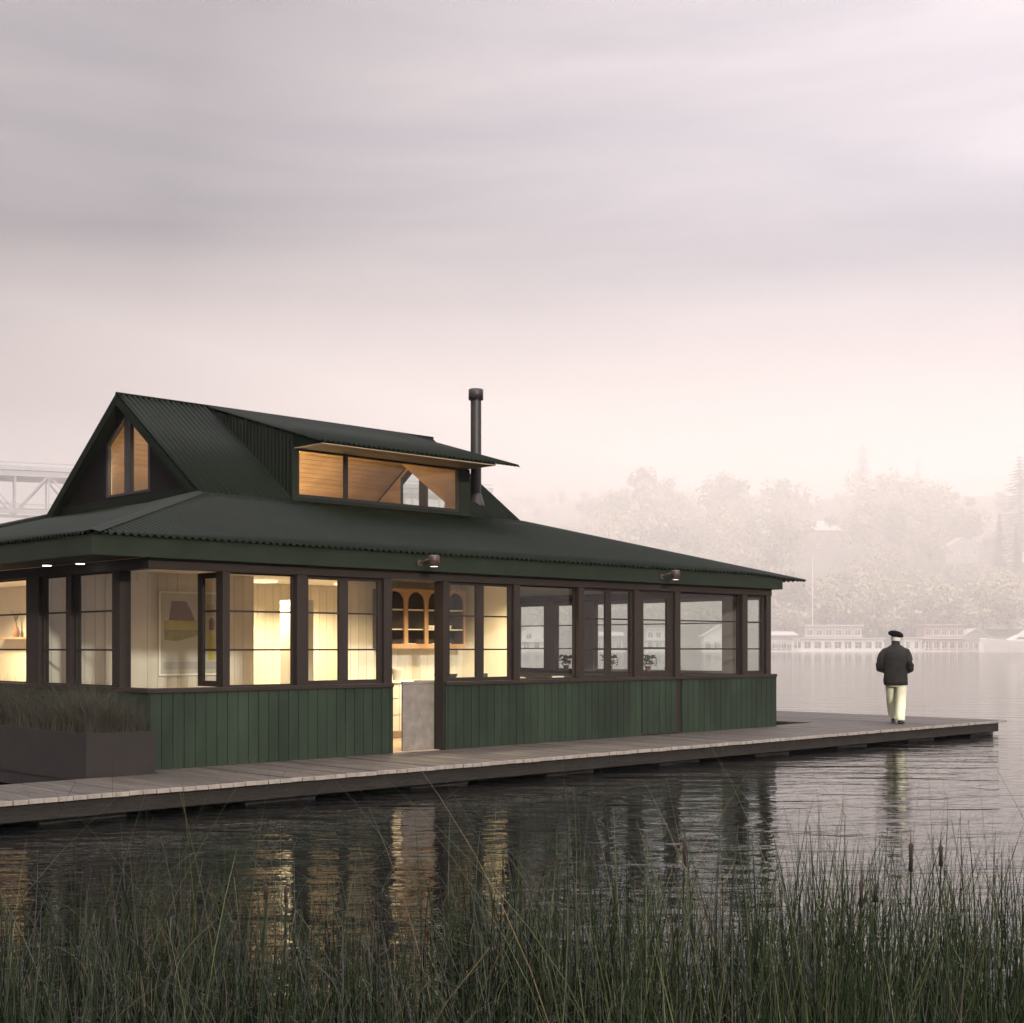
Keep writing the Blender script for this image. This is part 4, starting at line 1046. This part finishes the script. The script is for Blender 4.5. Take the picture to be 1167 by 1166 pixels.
for (kind, px, D, ty) in (('b0',800,500,660),('b0',850,500,655),('r1',895,505,650),('b0',940,500,660),('r1',965,510,652),('b0',1000,498,668),('b0',1040,500,664),('r0',1010,508,655),('b0',1075,500,660),('b0',1120,500,662),('b0',730,500,665),('b0',690,500,668),('b0',640,500,672),('b0',1150,502,655)):
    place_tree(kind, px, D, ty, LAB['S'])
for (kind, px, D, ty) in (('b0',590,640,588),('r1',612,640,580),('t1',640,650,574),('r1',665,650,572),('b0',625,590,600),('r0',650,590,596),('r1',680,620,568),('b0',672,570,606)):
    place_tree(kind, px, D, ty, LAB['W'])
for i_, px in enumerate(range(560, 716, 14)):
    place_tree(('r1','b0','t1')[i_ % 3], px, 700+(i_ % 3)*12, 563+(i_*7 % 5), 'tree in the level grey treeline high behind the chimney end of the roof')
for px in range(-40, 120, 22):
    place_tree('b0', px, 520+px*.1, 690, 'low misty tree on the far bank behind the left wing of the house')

# houses
HM = {'wall_w': mat('far_white', (.70,.68,.64), .8, nscale=.4, namt=.1), 'wall_b': mat('far_brown', (.16,.11,.09), .8, nscale=.4, namt=.2), 'wall_g': mat('far_grey', (.30,.28,.28), .8, nscale=.4, namt=.15), 'wall_p': mat('far_rose', (.38,.24,.22), .8, nscale=.4, namt=.15),
      'roof_l': mat('far_roof_pale', (.55,.51,.48), .8, nscale=.5, namt=.15), 'roof_d': mat('far_roof_dark', (.12,.11,.11), .8, nscale=.5, namt=.2), 'glass': mat('far_glass', (.08,.09,.10), .2, nscale=1), 'rail': mat('far_rail', (.75,.73,.70), .7, nscale=1, namt=.05)}
def far_house(px, D, wd, dp, ht, roof, wall, roofm, label, rows, base=None, rot=0, deckrail=False, name='lake_house', cat='house', group='houses on the far shore', setback=0):
    Lt = (px-583.5)/1546*D; gz = base if base is not None else hillz(Lt, D)
    t = thing(name, label, cat, far(Lt, D, gz), CAMROT+rot, group)
    mb = MB(); mb.box(-wd/2,wd/2,0,dp,-(.5 if base is not None else 3),ht)
    if roof == 'gable': mb.prism([(-wd/2,ht),(wd/2,ht),(0,ht+wd*.30)], .05, dp-.05, 'y')
    mb.build('wall', HM[wall], t)
    mb = MB(); o = .5
    if roof == 'hip':
        z0, z1 = ht+.01, ht+wd*.2
        a = [(-wd/2-o,-o,z0),(wd/2+o,-o,z0),(wd/2+o,dp+o,z0),(-wd/2-o,dp+o,z0),(-wd*.2,dp/2,z1),(wd*.2,dp/2,z1)]
        mb.add(a, [(0,1,5,4),(1,2,5),(2,3,4,5),(3,0,4),(3,2,1,0)]); mb.box(-wd/2-o,wd/2+o,-o,dp+o,z0-.25,z0-.02)
    elif roof == 'gable':
        for sg in (-1,1): mb.prism([(0,ht+wd*.3+.3),(sg*(wd/2+.6),ht-.36+.3),(sg*(wd/2+.6),ht-.36),(0,ht+wd*.3)], -.6, dp+.4, 'y')
    elif roof == 'flat': mb.box(-wd/2-o,wd/2+o,-1.2,dp+o,ht+.01,ht+.35)
    elif roof == 'shed':
        mb.prism([(-.9,ht+.1),(dp+.5,ht+1.4),(dp+.5,ht+1.7),(-.9,ht+.4)], -wd/2-o, wd/2+o, 'x')
    mb.build('roof', HM[roofm], t)
    for (z, nwin, ww, wh) in rows:
        for k in range(nwin):
            cx = (k+.5)/nwin*wd - wd/2
            mb = MB()
            for (a,b,c,d) in ((cx-ww/2-.15,cx-ww/2,z-.15,z+wh+.15),(cx+ww/2,cx+ww/2+.15,z-.15,z+wh+.15),(cx-ww/2,cx+ww/2,z-.15,z),(cx-ww/2,cx+ww/2,z+wh,z+wh+.15),(cx-.05,cx+.05,z,z+wh),(cx-ww/2,cx-.05,z+wh*.55,z+wh*.55+.1)): mb.box(a,b,-.14,-.01,c,d)
            f = mb.build('window', HM['rail'], t); pm = MB(); pm.box(cx-ww/2,cx+ww/2,-.06,-.012,z,z+wh); pm.build('pane', HM['glass'], f)
    if deckrail:
        mb = MB()
        for z in ((ht*.5,) if ht > 5 else ()):
            mb.box(-wd/2-.6,wd/2+.6,-1.6,-.0,z-.15,z); 
            mb.box(-wd/2-.6,wd/2+.6,-1.6,-1.52,z+.95,z+1.05)
            k = -wd/2-.6
            while k < wd/2+.6: mb.box(k,k+.1,-1.58,-1.52,z,z+.95); k += .8
        k = -wd/2-.3
        while k < wd/2: mb.box(k,k+.18,-1.6,-1.42,.2,min(ht,3)); k += wd/5
        mb.box(-wd/2-.7,wd/2+.7,-2.2,0,-.3,.2)
        mb.build('balcony', HM['rail'], t)
    return t
far_house(933,600,23,10,13.5,'hip','wall_b','roof_l','brown hillside house with pale hipped roof above the flagpole',((9.6,4,2.4,2.2),(5.5,3,1.6,1.8)),base=39.5,rot=.05)
far_house(1097,560,14,9,6.5,'gable','wall_g','roof_l','grey gabled house on the hillside under the yellowish crowns',((3.6,3,2,1.8),(7.3,1,1.5,1.5)))
far_house(1118,600,15,9,9,'shed','wall_g','roof_l','tall shed-roofed house behind the gabled house',((6,4,1.6,1.9),(2.5,3,1.6,1.8)))
far_house(1163,575,14,8,9.5,'flat','wall_w','roof_l','white house with balcony at the right edge below the big conifer',((4.6,3,2.2,1.9),(1,3,1.6,1.8)),deckrail=True)
far_house(713,575,14,9,5,'shed','wall_w','roof_l','low white roofed house half hidden in the trees above the roof slope',((2,3,2,1.6),))
far_house(1150,505,22,9,10,'flat','wall_w','roof_l','wide pale terrace house above the moored yacht',((7,6,1.8,1.7),(3.5,6,1.8,1.7)),deckrail=True)
HB = 'houseboats moored along the far shore'
WB = WATER+.15
def hb(*a, **k): return far_house(*a, base=WB, deckrail=True, name='houseboat', group=HB, **k)
hb(955,462,31,9,4.2,'flat','wall_w','roof_l','long low white houseboat behind and left of the walking man',((1,9,2.2,2.2),))
hb(950,474,20,8,8.8,'flat','wall_g','roof_l','two storey grey houseboat behind the long white one',((5.6,6,2,1.8),))
hb(1076,462,13.5,9,8.8,'flat','wall_p','roof_l','rose coloured two storey houseboat with white windows right of the man',((5.6,5,1.6,1.9),(1,5,1.6,2.4)))
hb(1044,463,8,8,4.4,'flat','wall_w','roof_l','small white houseboat between the man and the rose coloured one',((1,3,1.4,2.2),))
hb(1112,464,10,8,4.6,'gable','wall_g','roof_l','low grey houseboat between the rose coloured one and the yacht',((1,3,1.5,1.8),))
hb(893,463,9,8,5.2,'shed','wall_g','roof_l','grey houseboat just right of the house corner',((1,3,1.6,2.2),))
hb(822,462,12,8,5.2,'gable','wall_w','roof_l','white gabled houseboat seen through the wide right window',((1,4,1.6,2),))
hb(755,464,11,8,7.6,'flat','wall_w','roof_l','white two storey houseboat seen through the glass of the side door',((1,4,1.5,2),(4.6,4,1.5,1.8)))
hb(690,463,12,8,5.0,'shed','wall_g','roof_l','grey houseboat seen through the six-pane window',((1,4,1.6,2),))
hb(612,463,11,8,6.5,'gable','wall_w','roof_l','white gabled houseboat seen through the big clear pane',((1,3,1.6,2),(4.2,2,1.6,1.6)))
# flagpole
mb = MB(); fp = far((926-583.5)/1546*480, 480, 0); mb.tube([fp, fp+Vector((0,0,16)), fp+Vector((0,0,33))], [.2,.16,.1], 8); mb.tube([fp+Vector((0,0,33)), fp+Vector((0,0,33.5))], [.4,.1], 8)
o = mb.build('flagpole', HM['rail']); tag(o, 'tall pale mast below the hip-roofed brown house', 'mast')
# yacht
yt = thing('motor_yacht', 'large white motor yacht moored at the right edge of the far shore', 'boat', far((1165-583.5)/1546*450, 450, WATER), CAMROT+.15)
mb = MB(); rg = []
for i in range(13):
    t_ = i/12; x = -15+30*t_; bw = 3.2*min(1, (t_*2.6)**.7+.02); sh_ = 4.4-2.0*t_
    rg.append([Vector((x-(1-t_)*1.6*(.0),-bw*.0,-.5)), Vector((x+1.8*(1-t_)*(1 if t_ < .5 else 0),-bw*.7,0)), Vector((x,-bw,sh_)), Vector((x,0,sh_+.15)), Vector((x,bw,sh_)), Vector((x+1.8*(1-t_)*(1 if t_ < .5 else 0),bw*.7,0))])
mb.rings(rg, smooth=False); mb.build('hull', HM['wall_w'], yt)
mb = MB()
mb.prism([(-6,3.3),(13,2.7),(13,5.2),(-1.5,5.6)], -2.3, 2.3, 'y'); mb.prism([(-1,5.6),(11,5.3),(11,7.4),(1.8,7.7)], -1.9, 1.9, 'y'); mb.prism([(1,8.6),(10,8.3),(10,8.6),(0,8.9)], -2, 2, 'y')
for xx in (2.5,9): mb.box(xx,xx+.25,-1.7,1.7,7.3,8.5)
mb.build('cabin', HM['wall_w'], yt)
mb = MB(); mb.prism([(-3.5,4.2),(12,3.9),(12,4.7),(-2.6,4.9)], -2.33, 2.33, 'y'); mb.prism([(.5,6.3),(10,6.1),(10,6.9),(1.4,7.1)], -1.93, 1.93, 'y'); mb.build('window_band', HM['glass'], yt)
mb = MB()
for k in range(12): xx = -14+k*.9; mb.box(xx,xx+.06,-2.2,-2.14,4.1-.05*k,5.0-.05*k)
mb.tube([(-14,-2.17,5.0),(-4,-2.17,4.5)], .05, 6); mb.build('rail', HM['rail'], yt)

# bridge
bm_ = mat('bridge_steel', (.28,.275,.28), .7, nscale=.5, namt=.2)
br = thing('truss_bridge', 'high steel truss bridge fading into the mist behind the house', 'bridge')
A = far((-140-583.5)/1546*400, 400, 0); B = far((552-583.5)/1546*472, 472, 0)
dirb = (B-A).normalized(); perp = Vector((-dirb.y,dirb.x,0)); LB = (B-A).length
def bar(mb, p, q, w_, h_):
    d = (q-p).normalized(); s_ = d.cross(Vector((0,0,1)));
    s_ = perp if s_.length < 1e-3 else s_.normalized()
    u = s_.cross(d).normalized(); r_ = []
    for c in (p, q): r_.append([c+s_*w_/2+u*h_/2, c-s_*w_/2+u*h_/2, c-s_*w_/2-u*h_/2, c+s_*w_/2-u*h_/2])
    mb.rings(r_, smooth=False)
zt, zb = 53.5, 42
mb = MB(); bar(mb, A+Vector((0,0,zt+1.6)), B+Vector((0,0,zt+1.6)), 17, 1.3); mb.build('road_deck', bm_, br)
mb = MB()
for s_ in (-7.6,7.6):
    o_ = perp*s_
    bar(mb, A+o_+Vector((0,0,zt)), B+o_+Vector((0,0,zt)), .8, 1.6); bar(mb, A+o_+Vector((0,0,zt+3.3)), B+o_+Vector((0,0,zt+3.3)), .3, .35)
    bar(mb, A+o_+Vector((0,0,zb)), B+o_+Vector((0,0,zb)), .8, .9); bar(mb, A+o_+Vector((0,0,zb+2.3)), B+o_+Vector((0,0,zb+2.3)), .5, .4)
mb.build('chord', bm_, br)
pan = 9.6; off = 38.0 - int(38.0/pan)*pan; n_ = int(LB/pan)
mb = MB()
for s_ in (-7.6,7.6):
    for k in range(n_):
        p = A+dirb*(off+k*pan)+perp*s_
        bar(mb, p+Vector((0,0,zb)), p+Vector((0,0,zt)), .45, .45)
        q = p+dirb*pan
        if k % 2: bar(mb, p+Vector((0,0,zb)), q+Vector((0,0,zt)), .6, .5)
        else: bar(mb, p+Vector((0,0,zt)), q+Vector((0,0,zb)), .6, .5)
mb.build('truss_web', bm_, br)
for t_ in (.03,.34,.66,.97):
    p = A+dirb*(LB*t_); mb = MB()
    for s_ in (-6,6): bar(mb, p+perp*s_+Vector((0,0,-2)), p+perp*s_*.9+Vector((0,0,zb)), 3, 3)
    bar(mb, p-perp*6+Vector((0,0,20)), p+perp*6+Vector((0,0,20)), 2, 2); mb.build('pier', mat('pier_concrete_%d' % int(t_*100), (.35,.34,.33), .9, nscale=.3), br)

# ------------------------------------------------------------------ air
def vol(name, L0, L1, D0, D1, z0, z1, dens, col, an, label):
    la, lb = L0 if isinstance(L0, tuple) else (L0, L0); ra, rb = L1 if isinstance(L1, tuple) else (L1, L1)
    mb = MB(); P = [far(la,D0,z0),far(ra,D0,z0),far(rb,D1,z0),far(lb,D1,z0),far(la,D0,z1),far(ra,D0,z1),far(rb,D1,z1),far(lb,D1,z1)]
    mb.add(P, [(0,3,2,1),(4,5,6,7),(0,1,5,4),(1,2,6,5),(2,3,7,6),(3,0,4,7)])
    m = bpy.data.materials.new(name); m.use_nodes = True; N = m.node_tree.nodes; L = m.node_tree.links
    N.remove(N['Principled BSDF']); pv = N.new('ShaderNodeVolumePrincipled'); pv.inputs['Density'].default_value = dens; pv.inputs['Color'].default_value = (*col,1); pv.inputs['Anisotropy'].default_value = an
    L.new(pv.outputs[0], N['Material Output'].inputs['Volume'])
    o = mb.build(name, m); tag(o, label, kind='stuff'); return o
vol('haze', -905, 905, -45, 1505, -2, 116, .0003, (1,.97,.95), .2, 'thin pale mist over the whole lake')
vol('mist', (-190, 90), 890, 330, 780, -1.8, 104, .0046, (1,.955,.91), .2, 'pale mist bank lying over the far shore')
vol('mist', -890, (-191, 89), 330, 780, -1.8, 104, .0012, (1,.95,.94), .2, 'thin mist round the high bridge')

# ------------------------------------------------------------------ render settings
C.view_settings.view_transform = 'Standard'; C.view_settings.look = 'None'; C.view_settings.gamma = 1; C.view_settings.exposure = 1.0
cy = C.cycles
cy.max_bounces = 14; cy.diffuse_bounces = 3; cy.glossy_bounces = 4; cy.transmission_bounces = 4; cy.transparent_max_bounces = 16; cy.volume_bounces = 10
cy.caustics_reflective = False; cy.caustics_refractive = False; cy.sample_clamp_indirect = 4; cy.use_denoising = True
cy.use_adaptive_sampling = True; cy.adaptive_threshold = .015
